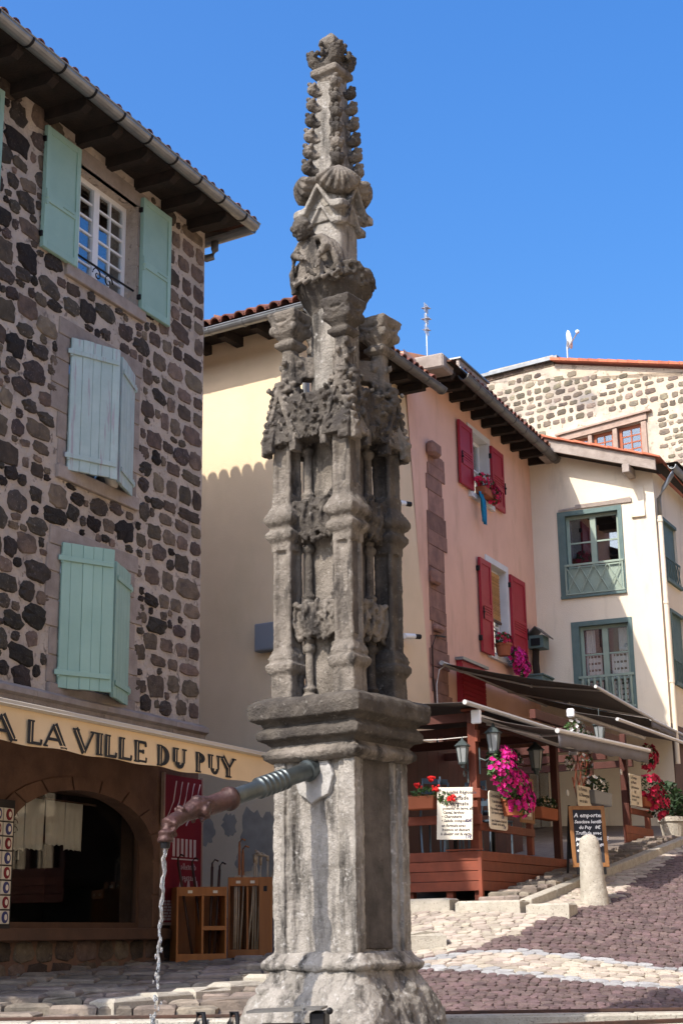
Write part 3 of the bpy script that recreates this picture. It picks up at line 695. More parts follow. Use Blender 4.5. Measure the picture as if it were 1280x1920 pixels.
def glyph(ch, s0, s1, z0, z1):
    g, bot, top = GL[ch]; W, H = s1-s0, z1-z0; mb = MB(); inl = MB(); y = -1.442
    def stroke(m_, p, q, t, yy, th=.004):
        p, q = Vector(p), Vector(q); d = (q-p).normalized(); nn = Vector((-d.y, d.x))*t/2
        m_.prism([(p+nn)[:], (q+nn)[:], (q-nn)[:], (p-nn)[:]], yy-th, yy)
    P = lambda x, z: (s0+x*W, z0+z*H)
    thick, thin = .074, .026
    for e in g:
        if e[0] == 'T': stroke(mb, P(*e[1:3]), P(*e[3:5]), thick, y); stroke(inl, P(e[1], e[2]*.9+.05), P(e[3], e[4]*.9+.05), .006, y-.0045, .002)
        elif e[0] == 't': stroke(mb, P(*e[1:3]), P(*e[3:5]), thin, y-.001)
        else:
            _, cx, cz, rx, rz, a0, a1 = e; n = 12; o_, i_ = [], []
            for k in range(n+1):
                t = R(a0+(a1-a0)*k/n); c, s_ = math.cos(t), math.sin(t); k_ = thin+(thick-thin)*(abs(c)**1.5 if ch != 'U' else (1 if c < -.3 else .35))
                x, z = P(cx+rx*c, cz+rz*s_); o_.append((x, z)); i_.append((x-k_*c, z-k_*s_*.8))
            for k in range(n): mb.prism([o_[k], o_[k+1], i_[k+1], i_[k]], y-.0052, y-.0012)
    for a, b_ in bot: stroke(mb, P(a, .018), P(b_, .018), .016, y-.002)
    for a, b_ in top: stroke(mb, P(a, .982), P(b_, .982), .016, y-.002)
    o = mb.build('letter', M['letter'], aw)
    if inl.v: inl.build('letter_inline', M['awn_y'], o)
for ch, a, b_ in (('A', -5.62, -5.31), ('L', -5.134, -4.92), ('A', -4.892, -4.612), ('V', -4.467, -4.16), ('I', -4.144, -4.02), ('L', -4.0, -3.80), ('L', -3.78, -3.55), ('E', -3.53, -3.30), ('D', -3.135, -2.88), ('U', -2.85, -2.60), ('P', -2.435, -2.215), ('U', -2.19, -1.94), ('Y', -1.92, -1.64)):
    glyph(ch, a, b_, 3.222, 3.415)

# ------------------------------------------------------------------ things of the shop
def in_house(name, label, cat, group=None):
    t = thing(name, label, cat, (LO[0], LO[1], 0), LA, group); return t
def cloth(name, m, parent, s0, s1, z0, z1, y, seed, fringe=True):
    mb = MB(); n = 18; rr = random.Random(seed); ph = rr.uniform(0, 6)
    rows = []
    for k in range(6):
        z = z1+(z0-z1)*k/5; rows.append([(s0+(s1-s0)*i/n, y+.012*math.sin(i*1.1+ph)*(k/5), z+(.018*abs(math.sin(i*math.pi/4.5)) if k == 5 and fringe else 0)) for i in range(n+1)])
    mb.v = [q for r in rows for q in r]; mb.f = [(k*(n+1)+i, k*(n+1)+i+1, (k+1)*(n+1)+i+1, (k+1)*(n+1)+i) for k in range(5) for i in range(n)]
    o = mb.build(name, m, parent, smooth=True); md = o.modifiers.new('s', 'SOLIDIFY'); md.thickness = .004; return o
for i, (a, b_, z0, lab) in enumerate(((-3.36, -2.93, 2.48, 'linen towel with embroidered scroll, leftmost behind the shop window'), (-2.91, -2.60, 2.50, 'plain narrow linen towel, second behind the shop window'), (-2.58, -2.25, 2.56, 'linen towel with lace corner, third behind the shop window'), (-2.24, -1.94, 2.52, 'linen towel with lace hem, rightmost behind the shop window'))):
    t = in_house('linen_towel', lab, 'towel', 'linen towels hung in the shop window'); cl = cloth('cloth', M['linen'], t, a, b_, z0, 3.03, .25, i)
    if i == 0:
        mb = MB()
        for s_ in (-1, 1):
            for q in range(3): c0 = Vector(((a+b_)/2+s_*.05, .232, 2.82-.07*q)); mb.tube([c0+Vector((s_*(.045-.003*k)*math.cos(k*.6), 0, (.045-.003*k)*math.sin(k*.6))) for k in range(10)], .004, 4)
        mb.build('embroidery', M['stickdark'], cl)
        for q in range(4): x = a+.06+.1*q; MB().tube([(x, .25, 2.49), (x, .25, 2.40)], [.004, .011], 5).build('tassel', M['linen'], cl)
t = in_house('towel_rail', 'thin rail carrying the towels behind the shop window', 'rail'); MB().tube([(-3.5, .25, 3.035), (-1.7, .25, 3.02)], .012, 6).build('rod', M['doorw'], t)
# souvenir magnets on a standing rack at the window's left edge
t = in_house('souvenir_rack', 'narrow rack of oval red and blue souvenir plaques left of the shop window', 'rack')
MB().box(-3.99, -3.57, -.13, -.10, 1.72, 2.92).build('back_panel', M['room'], t)
for k in range(8):
    for col_ in range(2):
        z = 2.78-.135*k; x = -3.68-.16*col_; o = MB().box(x-.072, x+.072, -.15, -.131, z-.06, z+.06).build('plaque', M['board'], t, bevel=.003)
        mb = MB(); mb.lathe([(.001, 0), (1, 0), (1, .006), (.8, .009), (.001, .009)], 14); q = mb.build('oval', M['poster'] if (k+col_) % 2 == 0 else M['inkred'], o)
        q.matrix_local = Matrix.Translation((x, -.152, z)) @ Matrix.Rotation(R(90), 4, 'X') @ Matrix.Diagonal((.045, .055, 1, 1))
        mb = MB(); mb.lathe([(.001, 0), (1, 0), (1, .003), (.001, .003)], 10); q = mb.build('oval_centre', M['linen'], o); q.matrix_local = Matrix.Translation((x, -.163, z)) @ Matrix.Rotation(R(90), 4, 'X') @ Matrix.Diagonal((.02, .028, 1, 1))
# red poster board at the corner
t = in_house('poster_board', 'tall dark red poster board with white drawings at the house corner', 'poster')
bd = MB().box(-.80, .0, -.05, -.025, 1.80, 3.42).build('board', M['poster'], t)
mb = MB(); mb.box(-.83, -.80, -.06, -.02, 1.78, 3.44); mb.box(0, .02, -.06, -.02, 1.78, 3.44); mb.box(-.8, 0, -.06, -.02, 1.77, 1.80); mb.build('edge_strip', M['mullion'], t)
dr = MB()
for q in range(5): dr.tube([(-.74+.1*q, -.052, 2.95-.02*q), (-.62+.12*q, -.052, 3.12), (-.56+.13*q, -.052, 3.36)], .010, 4)
for q in range(6): dr.box(-.62+.09*q, -.57+.09*q, -.053, -.051, 2.52, 2.72)
dr.box(-.64, -.08, -.053, -.051, 2.485, 2.5)
for q in range(3): dr.prism([(-.5+.17*q, 2.06), (-.38+.17*q, 2.06), (-.425+.17*q, 2.26), (-.455+.17*q, 2.26)], -.053, -.051)
for r in range(7):
    x = -.78
    while x < -.1: wd = random.uniform(.06, .14); dr.box(x, x+wd-.02, -.053, -.051, 1.83+.032*r+.01*x, 1.853+.032*r+.01*x); x += wd
dr.build('drawing', M['chalkwhite'], t)
for z, tx in ((2.38, 'dentelles'), (2.26, 'passage')):
    text(tx, .105, M['chalkwhite'], t, wallM(-.1, -.053, z) @ Matrix.Diagonal((-1, 1, 1, 1)), shear=.2)
# walking stick racks
def stick_rack(label, loc, rz, w_, d_, h, kind):
    t = thing('stick_rack', label, 'rack', loc, rz, 'pine walking stick racks'); th = .022
    for x in (0, w_-th): MB().box(x, x+th, 0, d_, 0, h).build('side_panel', M['pine'], t, bevel=.003)
    MB().box(th, w_-th, .001, th, 0, .09).build('bottom_rail', M['pine'], t, bevel=.003)
    MB().box(th, w_-th, .001, th, h-.10, h-.002).build('top_rail', M['pine'], t, bevel=.003)
    MB().box(th, w_-th, d_-th, d_-.001, .0, h-.004).build('back_panel', M['pine'], t)
    MB().box(th, w_-th, th, d_-th, .03, .05).build('shelf', M['pine'], t)
    if kind == 0:
        MB().box(w_*.5, w_*.5+th, .002, d_-th, .09, h-.1).build('divider', M['pine'], t)
        MB().box(w_*.5+th, w_-th, .002, d_-th, h*.42, h*.42+.045).build('shelf', M['pine'], t)
    else:
        MB().box(w_*.42, w_*.42+th, .03, d_-th, .09, h-.1).build('divider', M['pine'], t)
        MB().box(w_*.70, w_-th, -.004, .016, .0, h-.001).build('front_panel', M['pine'], t, bevel=.003)
        MB().box(w_*.8, w_*.88, -.006, -.0035, h-.16, h-.10).build('notice', M['iron'], t)
    for x in ((w_*.22, w_*.72) if kind == 0 else (w_*.18, w_*.5)): MB().box(x, x+.05, -.004, .0005, h-.07, h-.04).build('price_label', M['board'], t)
    return t
stick_rack('pine walking stick rack with two shelf bays, left of the pair', (-1.86, 17.08, gz(-1.7, 17.1)+.03), R(16), .56, .42, .80, 0)
stick_rack('taller pine rack holding pale sticks, right of the pair', (-1.34, 17.62, gz(-1.0, 17.5)+.0), R(5), .50, .36, .88, 1)
def stick(loc, top, m, head, label, r=.010, group='walking sticks in the racks'):
    t = thing('walking_stick', label, 'walking stick', loc, 0, group); d = Vector(top)-Vector(loc)
    sh_ = MB().tube([(0, 0, 0), d*.5+Vector((.004, 0, 0)), d], r, 7).build('shaft', m, t, smooth=True)
    if head == 'knob': MB().ball(d+Vector((0, 0, .01)), (.022, .022, .04), 8, 6).build('handle', m, t, smooth=True)
    elif head == 'horse':
        mb = MB(); mb.tube([d-Vector((0, 0, .04)), d+Vector((0, 0, .05)), d+Vector((.03, 0, .085)), d+Vector((.07, 0, .06))], [.014, .02, .024, .012], 7); mb.ball(d+Vector((.01, 0, .1)), .012, 6, 4); mb.build('handle', m, t, smooth=True)
    else:
        mb = MB(); mb.tube([d, d+Vector((0, 0, .04)), d+Vector((.03, 0, .08)), d+Vector((.07, 0, .06))], .012, 6); mb.build('handle', m, t, smooth=True)
zr = gz(-1.0, 17.5)+.06
for x, tx, m, hd, lab, hh in ((-1.28, -1.27, 'stick', None, 'pale straight stick', 0.80), (-1.26, -1.25, 'stick', None, 'pale straight stick', .8), (-1.235, -1.225, 'stick', None, 'pale straight stick', .8), (-1.21, -1.17, 'stick', None, 'pale straight stick', .8)):
    stick((x, 17.68, zr), (tx, 17.75, zr+hh), M[m], 'knob', {-1.28: 'first', -1.26: 'second', -1.235: 'third', -1.21: 'fourth'}[x]+' pale straight stick from the left in the taller rack')
for x, tx, m, hd, hh, lab in ((-1.12, -1.04, 'stick', 'knob', 1.02, 'pale stick leaning right in the taller rack'), (-1.07, -1.05, 'stick', 'horse', 1.02, 'pale stick with horse head handle in the taller rack'), (-1.04, -1.03, 'stick', 'horse', 1.0, 'upright pale stick with curled head in the taller rack'), (-1.015, -.98, 'stick', 'horse', .99, 'rightmost pale stick with carved head in the taller rack')):
    stick((x, 17.68, zr), (tx, 17.78, zr+hh), M[m], hd, lab)
stick((-.92, 17.75, zr+.1), (-.90, 17.8, zr+1.02), M['stick'], 'knob', 'thick pale stick with carved knob at the right end of the taller rack', .014)
for k, (x, tx, hh) in enumerate(((-1.24, -1.23, 1.18), (-1.20, -1.19, 1.10))): stick((x, 17.85, zr), (tx, 17.86, zr+hh), M['pine'], None, ('tall' if k == 0 else 'shorter')+' square brown staff rising above the taller rack', .016)
zl = gz(-1.7, 17.1)+.09
for k, (x, y_, tx, hh) in enumerate(((-1.70, 17.3, -1.88, 1.02), (-1.58, 17.3, -1.72, .98), (-1.52, 17.32, -1.50, .96), (-1.47, 17.36, -1.42, .93))):
    stick((x, y_, zl), (tx, y_+.05, zl+hh), M['stickdark'], 'crook', ('dark stick leaning far left out of the shelf rack', 'dark crook stick second from left in the shelf rack', 'dark upright crook stick in the shelf rack', 'dark stick leaning right in the shelf rack')[k], .016)
mb = MB(); 
t = in_house('flower_pot', 'small pot half hidden under the worn middle shutters', 'pot'); MB().lathe([(.06, 6.505), (.10, 6.62), (.105, 6.66), (.09, 6.66)], 14, Matrix.Translation((-1.95, -.02, 0))).build('pot', M['linen'], t, smooth=True)
# ------------------------------------------------------------------ yellow house (front x<0, street side in frame K)
YO, YU = (-.537, 20.445), (.850, -.526)
yh = frame_at('yellow_house', 'pale yellow rendered house with tiled eave behind the fountain', 'house', YO, YU)
mb = MB(); mb.quad((-6, 0, 0), (0, 0, 0), (0, 0, 10.4), (-6, 0, 10.4))
# street side, built in the K frame and brought into the house frame
dA = KA-math.atan2(YU[1], YU[0]); rot = Matrix.Rotation(dA, 4, 'Z')
KQ = lambda x, y, z: tuple(rot @ Vector((x, y, z)))
def slant(z): return 3.45+(10.16-z)*.103
mb.quad(KQ(0, 0, 4.4), KQ(slant(4.4), 0, 4.4), KQ(slant(10.4), 0, 10.4), KQ(0, 0, 10.4)); mb.quad(KQ(0, 0, 0), KQ(.5, 0, 0), KQ(.5, 0, 4.4), KQ(0, 0, 4.4)); mb.quad(KQ(3.3, 0, 0), KQ(slant(0), 0, 0), KQ(slant(4.4), 0, 4.4), KQ(3.3, 0, 4.4))
mb.quad(KQ(.5, 0, 0), KQ(3.3, 0, 0), KQ(3.3, 0, 4.4), KQ(.5, 0, 4.4))
mb.quad((-6, 0, 0), (-6, 0, 10.4), (-6, 7, 10.4), (-6, 7, 0)); mb.quad(KQ(slant(0), .02, 0), KQ(4, 6, 0), KQ(4, 6, 10.4), KQ(3.5, .02, 10.4))
mb.build('wall', M['yellow'], yh)
o = MB().box(.5, 3.5, -.06, -.003, 1.9, 4.6).build('dark_front_sheet', M['terrdark'], yh); o.matrix_local = rot  # added dark sheet that keeps the background of the terrace dark
# grey overpainted patches (irregular blobs)
for k, (cx, cz, rx, rz) in enumerate(((-1.62, 3.05, .14, .20), (-1.24, 3.12, .13, .18), (-.86, 2.95, .22, .40), (-.60, 2.85, .22, .46), (-.98, 2.62, .16, .15))):
    rr = random.Random(k); n = 22; poly = [(cx+rx*math.cos(2*math.pi*i/n)*rr.uniform(.7, 1.12), cz+rz*math.sin(2*math.pi*i/n)*rr.uniform(.72, 1.12)) for i in range(n)]
    MB().prism(poly, -.003-.0008*k, .001).build('paint_patch', M['patch'], yh)
# roof and eaves
mb = MB(); A_, B_ = (-6, -.62, 10.28), (.55, -.62, 10.28); Q = KQ(3.45, -.55, 10.28)
mb.add([A_, B_, Q, KQ(3.4, 3.5, 11.9), (-6, 3.2, 11.9)], [(0, 1, 3, 4), (1, 2, 3)]); yroof = mb.build('roof', M['tile'], yh)
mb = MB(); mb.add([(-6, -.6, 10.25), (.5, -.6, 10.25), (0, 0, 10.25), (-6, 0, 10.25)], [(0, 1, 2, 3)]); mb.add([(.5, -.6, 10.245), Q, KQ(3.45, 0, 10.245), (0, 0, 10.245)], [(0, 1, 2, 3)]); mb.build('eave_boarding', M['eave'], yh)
x = -5.8
while x < .3: MB().box(x, x+.12, -.48, 0, 10.10, 10.24).build('rafter_end', M['eave'], yh); x += .58
for k in range(6):
    o = MB().box(0, .12, -.46, 0, 0, .13).build('rafter_end', M['eave'], yh); o.matrix_local = rot @ Matrix.Translation((.3+.55*k, 0, 10.10))
tile_row(yroof, (-5, -.62, 10.27), (.45, -.62, 10.27), .205, .095, (0, 3.8, 1.62), M['tile'])
tile_row(yroof, KQ(.1, -.58, 10.27), KQ(3.3, -.58, 10.27), .205, .095, KQ(0, 3.8, 1.62), M['tile'])
gutter(yh, (-6, -.60, 10.20), (.50, -.60, 10.20), .085, M['zinc'], .6, M['zinc'])
gutter(yh, KQ(-.1, -.58, 10.22), KQ(3.55, -.58, 10.22), .085, M['zinc_dull'], .6, M['zinc_dull'])
MB().tube([(.44, -.6, 10.16), (.5, -.58, 10.1), (.5, -.5, 9.95), (.4, -.3, 9.8), (.2, -.08, 9.7), (.1, -.06, 9.4), (.1, -.06, 5.0)], .05, 10).build('downpipe', M['zinc'], yh, smooth=True)
t = thing('wall_box', 'grey blue metal meter box on the yellow wall left of the fountain', 'box', (YO[0], YO[1], 0), math.atan2(YU[1], YU[0]))
MB().box(-.72, -.30, -.16, -.003, 5.44, 5.83).build('case', M['greyblue'], t, bevel=.01); MB().box(-.70, -.32, -.166, -.158, 5.46, 5.81).build('lid', M['greyblue'], t, bevel=.003)
for z, x, lab in ((8.17, 2.76, 'white tube spotlight on the yellow wall, upper of two right of the fountain'), (6.08, 2.97, 'white tube spotlight on the yellow wall, lower of two right of the fountain')):
    t = thing('wall_spotlight', lab, 'spotlight', (KO[0], KO[1], 0), KA, 'tube spotlights on the yellow wall')
    MB().tube([(x-.05, 0, z), (x-.05, -.10, z)], .02, 8).build('bracket', M['white'], t); mb = MB(); mb.tube([(x-.09, -.1, z-.01), (x+.12, -.17, z+.01)], .045, 12); mb.build('housing', M['white'], t, smooth=False)
    MB().tube([(x+.12, -.17, z+.01), (x+.24, -.21, z+.02)], .04, 12).build('lens_hood', M['iron'], t)

# ------------------------------------------------------------------ pink house
PO, PU = (1.248, 23.696), (.431, .903); PA = math.atan2(PU[1], PU[0])
ph = frame_at('pink_house', 'salmon pink house with crimson shutters and a sandstone quoin strip', 'house', PO, PU)
PH = [(2.47, 3.40, 9.27, 10.42), (3.15, 4.12, 6.48, 8.12)]
mb = MB(); cutwall(mb, 1.2, 6.25, 0, 10.95, PH, depth=.24)
b0 = lambda z: -.36+(10.15-z)*.118
for z0, z1 in ((0, 5), (5, 10.95)): mb.quad((b0(z0), 0, z0), (1.2, 0, z0), (1.2, 0, z1), (b0(z1), 0, z1))
mb.quad((b0(0), 0, 0), (-.35, 0, 10.95), (-.35, 6, 10.95), (b0(0), 6, 0))
mb.build('wall', M['pink'], ph)
for k in range(4):  # dark doors and fascia added to darken the wall behind the terrace
    d_ = MB().box(.75+1.3*k, 2.0+1.3*k, -.07, -.003, 2.3, 4.7).build('added_dark_door', M['terrdark'], ph, bevel=.008)
    for q in range(2): MB().box(.85+1.3*k+.56*q, 1.34+1.3*k+.56*q, -.085, -.071, 3.2, 4.55).build('pane', M['glass'], d_)
MB().box(.7, 6.1, -.06, -.002, 4.72, 5.25).build('added_dark_fascia', M['terrdark'], ph)
for q in PH[:2]: MB().box(q[0]-.3, q[1]+.3, 1.0, 1.04, q[2]-.3, q[3]+.3).build('room_wall', M['room'], ph)
# quoin strip of worn red sandstone
z = 4.7; k = 0; rr = random.Random(5)
while z < 9.45:
    h = rr.uniform(.20, .38); x0 = .42+rr.choice((-.07, 0, .06))-(.06 if z < 6 else 0); x1 = 1.10+rr.choice((-.07, 0, .07))
    out = rr.choice((.015, .02, .025)); big = k in (6, 9)
    mb = MB(); mb.box(x0, x1, -out, .01, z+.003, min(z+h, 9.45)-.003); o = mb.build('quoin_stone', M['quoin'], ph, bevel=.005)
    if big: MB().box(x0-.02, x0+.3, -.12, -.01, z+.07, z+h-.06).build('quoin_bond_stone', M['quoin'], ph, bevel=.035)
    z += h; k += 1
MB().box(.36, .72, -.17, .0, 9.35, 9.60).build('corbel_stone', M['quoin'], ph, bevel=.05)
for (a, b_, c, d), rows in zip(PH[:2], (2, 3)):
    mb = MB(); t = .11
    mb.box(a-t, a, -.025, .02, c-.04, d+t); mb.box(b_, b_+t, -.025, .02, c-.04, d+t); mb.box(a, b_, -.024, .02, d, d+t); mb.box(a-t-.02, b_+t+.02, -.07, .06, c-.13, c-.04); mb.build('window_surround', M['plaster'], ph)
    mb = MB(); mb.box(a-.001, a+.004, 0, .15, c, d); mb.box(b_-.004, b_+.001, 0, .15, c, d); mb.box(a, b_, 0, .15, d-.004, d+.001); mb.box(a, b_, 0, .15, c-.001, c+.004); mb.build('window_reveal', M['plaster'], ph)
    window(ph, a+.006, b_-.006, c+.005, d-.006, .15, 1, rows, M['white'], fw=.06, bar=.03)
def crimson_shutter(s0, s1, z0, z1):
    o = MB().box(s0, s1, -.06, -.03, z0, z1).build('shutter', M['crimson'], ph, bevel=.004); t = .075; zm = z0+(z1-z0)*.42
    for a, b_ in ((s0+.001, s0+t), (s1-t, s1-.001)): MB().box(a, b_, -.078, -.061, z0+.001, z1-.001).build('stile', M['crimson'], o, bevel=.003)
    for c, d in ((z0+.001, z0+.1), (zm-.11, zm-.02), (zm+.13, zm+.20), (z1-.1, z1-.001)): MB().box(s0+t, s1-t, -.076, -.061, c, d).build('rail', M['crimson'], o, bevel=.003)
    for k in range(3): MB().box(s0+t, s1-t, -.074, -.061, zm-.012+.048*k, zm+.016+.048*k, ).build('slat', M['crimson'], o)
    for z in (z0+.2, z1-.25): MB().box(s1-.02 if s1 < 3 else s0-.03, s1+.03 if s1 < 3 else s0+.02, -.07, -.005, z, z+.09).build('hinge', M['iron'], o)
    mb = MB(); x = s0+.06 if s1 < 3.2 else s1-.01; mb.tube([(x, -.09, zm+.1), (x, -.09, zm-.12)], .011, 6); mb.ball((x, -.095, zm), .022); mb.build('latch', M['iron'], o)
crimson_shutter(1.82, 2.46, 9.25, 10.42); crimson_shutter(3.45, 4.10, 9.24, 10.40); crimson_shutter(2.60, 3.16, 6.38, 8.08); crimson_shutter(4.22, 5.03, 6.38, 8.10)
# bamboo blind in the lower window
bl = MB(); bl.box(3.2, 4.07, .10, .115, 7.98, 8.05); o = bl.build('bamboo_blind', M['bamboo'], ph)
for k in range(26): MB().tube([(3.22, .108, 7.97-.031*k), (4.05, .108, 7.97-.031*k)], .0135, 5).build('blind_slat', M['bamboo'], o)
MB().box(3.2, 4.07, .09, .125, 7.12, 7.165).build('blind_bar', M['doorw'], o)
mb = MB(); mb.tube([(3.15, -.05, 6.86), (4.12, -.05, 6.86)], .014, 6); mb.tube([(3.15, -.05, 6.62), (4.12, -.05, 6.62)], .012, 6)
for k in range(9): mb.tube([(3.2+.11*k, -.05, 6.62), (3.2+.11*k, -.05, 6.86)], .007, 5)
mb.build('iron_rail', M['iron'], ph)
# roof, eaves, gutter
mb = MB(); mb.add([(.2, -.60, 10.86), (6.1, -.60, 10.86), (6.1, 4, 12.6), (.2, 4, 12.6)], [(0, 1, 2, 3)]); mb.quad((.2, -.6, 10.86), (.2, 4, 12.6), (.2, 4, 10.8), (.2, 0, 10.8)); mb.quad((6.1, 0, 10.8), (6.1, 4, 10.8), (6.1, 4, 12.6), (6.1, -.6, 10.86)); proof = mb.build('roof', M['tile'], ph)
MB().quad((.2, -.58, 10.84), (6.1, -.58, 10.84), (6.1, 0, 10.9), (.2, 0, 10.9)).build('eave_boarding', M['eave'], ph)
for k in range(11):
    m2 = MB(); m2.prism([(0, 0), (0, .15), (-.5, .13), (-.5, .07), (-.44, .0)], -.06, .06); o = m2.build('rafter_end', M['eave'], ph); o.matrix_local = Matrix.Translation((.55+.53*k, 0, 10.68)) @ Matrix.Rotation(R(90), 4, 'Z')
gutter(ph, (.75, -.58, 10.80), (6.0, -.56, 10.74), .095, M['zinc_dull'], .62, M['zinc_dull'])
tile_row(proof, (.9, -.56, 10.88), (5.9, -.56, 10.88), .21, .09, (0, 4.6, 1.74), M['tile'])
# party wall parapet with boards, chimney stub
MB().box(.05, .55, -.5, .2, 10.72, 10.98).build('parapet_block', M['dressed'], ph, bevel=.03)
MB().box(.75, 2.1, -.52, -.46, 10.90, 11.10).build('verge_board', M['dressed'], ph, bevel=.01)
mb = MB(); mb.box(.72, 2.15, -.56, -.1, 11.10, 11.125); mb.box(.6, 2.1, -.6, -.4, 10.86, 10.89); mb.build('zinc_flashing', M['zinc'], ph)
MB().lathe([(.08, 10.9), (.08, 11.18), (.10, 11.18), (.10, 11.22), (.001, 11.22)], 14, Matrix.Translation((.95, -.1, 0))).build('chimney_pot', M['terracotta'], ph)
# cables down the pink wall
t = thing('wall_cable', 'thin black cable looping down the quoin strip of the pink house', 'cable', (PO[0], PO[1], 0), PA)
MB().tube([(.9, -.05, 6.35), (.45, -.06, 6.30), (.28, -.06, 6.1), (.30, -.05, 5.6), (.40, -.05, 5.0), (.38, -.04, 3.6)], .012, 5).build('cable', M['iron'], t); MB().tube([(.9, -.06, 5.9), (.55, -.06, 5.75), (.44, -.05, 5.5), (.44, -.05, 3.6)], .010, 5).build('cable', M['rope'], t)
# tv aerial
t = thing('tv_aerial', 'tv aerial with many rods above the pink house roof', 'aerial', (PO[0], PO[1], 0), PA)
MB().tube([(.35, -.1, 10.9), (.35, -.1, 11.95)], .010, 6).build('mast', M['antenna'], t)
for z, n, wd in ((11.95, 7, .06), (11.75, 6, .07), (11.55, 5, .05)):
    o = MB().tube([(.28, -.1, z), (.44, -.1, z+.03)], .008, 5).build('boom', M['antenna'], t)
    for k in range(n): x = .285+.15*k/(n-1); MB().tube([(x, -.1-wd, z+.03*k/n), (x, -.1+wd, z+.03*k/n)], .006, 4).build('rod', M['antenna'], o); MB().tube([(x, -.1, z-.07), (x, -.1, z+.09)], .006, 4).build('rod', M['antenna'], o)
# bird house lantern box and planter by the corner
t = thing('bird_house', 'grey bird house with pitched roof beside the right crimson shutter', 'bird house', (PO[0], PO[1], 0), PA)
mb = MB(); mb.box(5.20, 5.55, -.32, -.02, 6.86, 7.10); mb.build('box', M['greenblue'], t)
for sgn in (-1, 1): mb = MB(); mb.add([(5.14, -.17, 7.26), (5.60, -.17, 7.26), (5.60, -.17+sgn*.22, 7.06), (5.14, -.17+sgn*.22, 7.06)], [(0, 1, 2, 3)]); o = mb.build('roof_board', M['zinc_dull'], t); o.modifiers.new('s', 'SOLIDIFY').thickness = .02
MB().box(5.18, 5.21, -.26, -.08, 6.90, 7.04).build('opening', M['iron'], t)
MB().tube([(5.35, -.12, 6.86), (5.36, -.10, 6.6), (5.35, -.12, 6.35)], .07, 7).build('post', M['eave'], t)
t = thing('window_planter', 'grey blue planter trough under the bird house', 'planter', (PO[0], PO[1], 0), PA)
MB().box(5.0, 5.65, -.34, -.03, 6.05, 6.30).build('trough', M['greenblue'], t, bevel=.015); MB().box(4.98, 5.67, -.36, -.01, 6.30, 6.33).build('rim', M['greenblue'], t)
# red roller shutter and red door leaves over the terrace
t = thing('roller_blind', 'rolled red blind above the terrace awning on the pink wall', 'blind', (PO[0], PO[1], 0), PA)
o = MB().box(1.45, 2.55, -.10, -.004, 5.30, 6.05).build('curtain', M['crimson'], t)
for k in range(9): MB().box(1.46, 2.54, -.115, -.101, 5.34+.075*k, 5.40+.075*k).build('slat', M['crimson'], o)
MB().box(1.40, 2.62, -.15, -.004, 6.05, 6.10).build('cover', M['zinc'], t)

# ------------------------------------------------------------------ cream house
CO, CU = (3.773, 28.989), (.910, -.415); CA = math.atan2(CU[1], CU[0])
ch = frame_at('cream_house', 'cream rendered house with sage green windows and a timber verge', 'house', CO, CU)
CH = [(.58, 1.78, 7.95, 9.60), (.74, 1.84, 5.72, 7.38)]
mb = MB(); cutwall(mb, -.3, 2.46, 0, 10.0, CH, depth=.22)
vz = lambda x: 11.0-(x)*.33
mb.add([(-.3, 0, 10.0), (2.46, 0, 10.0), (2.46, 0, vz(2.46)), (-.3, 0, vz(-.3))], [(0, 1, 2, 3)])
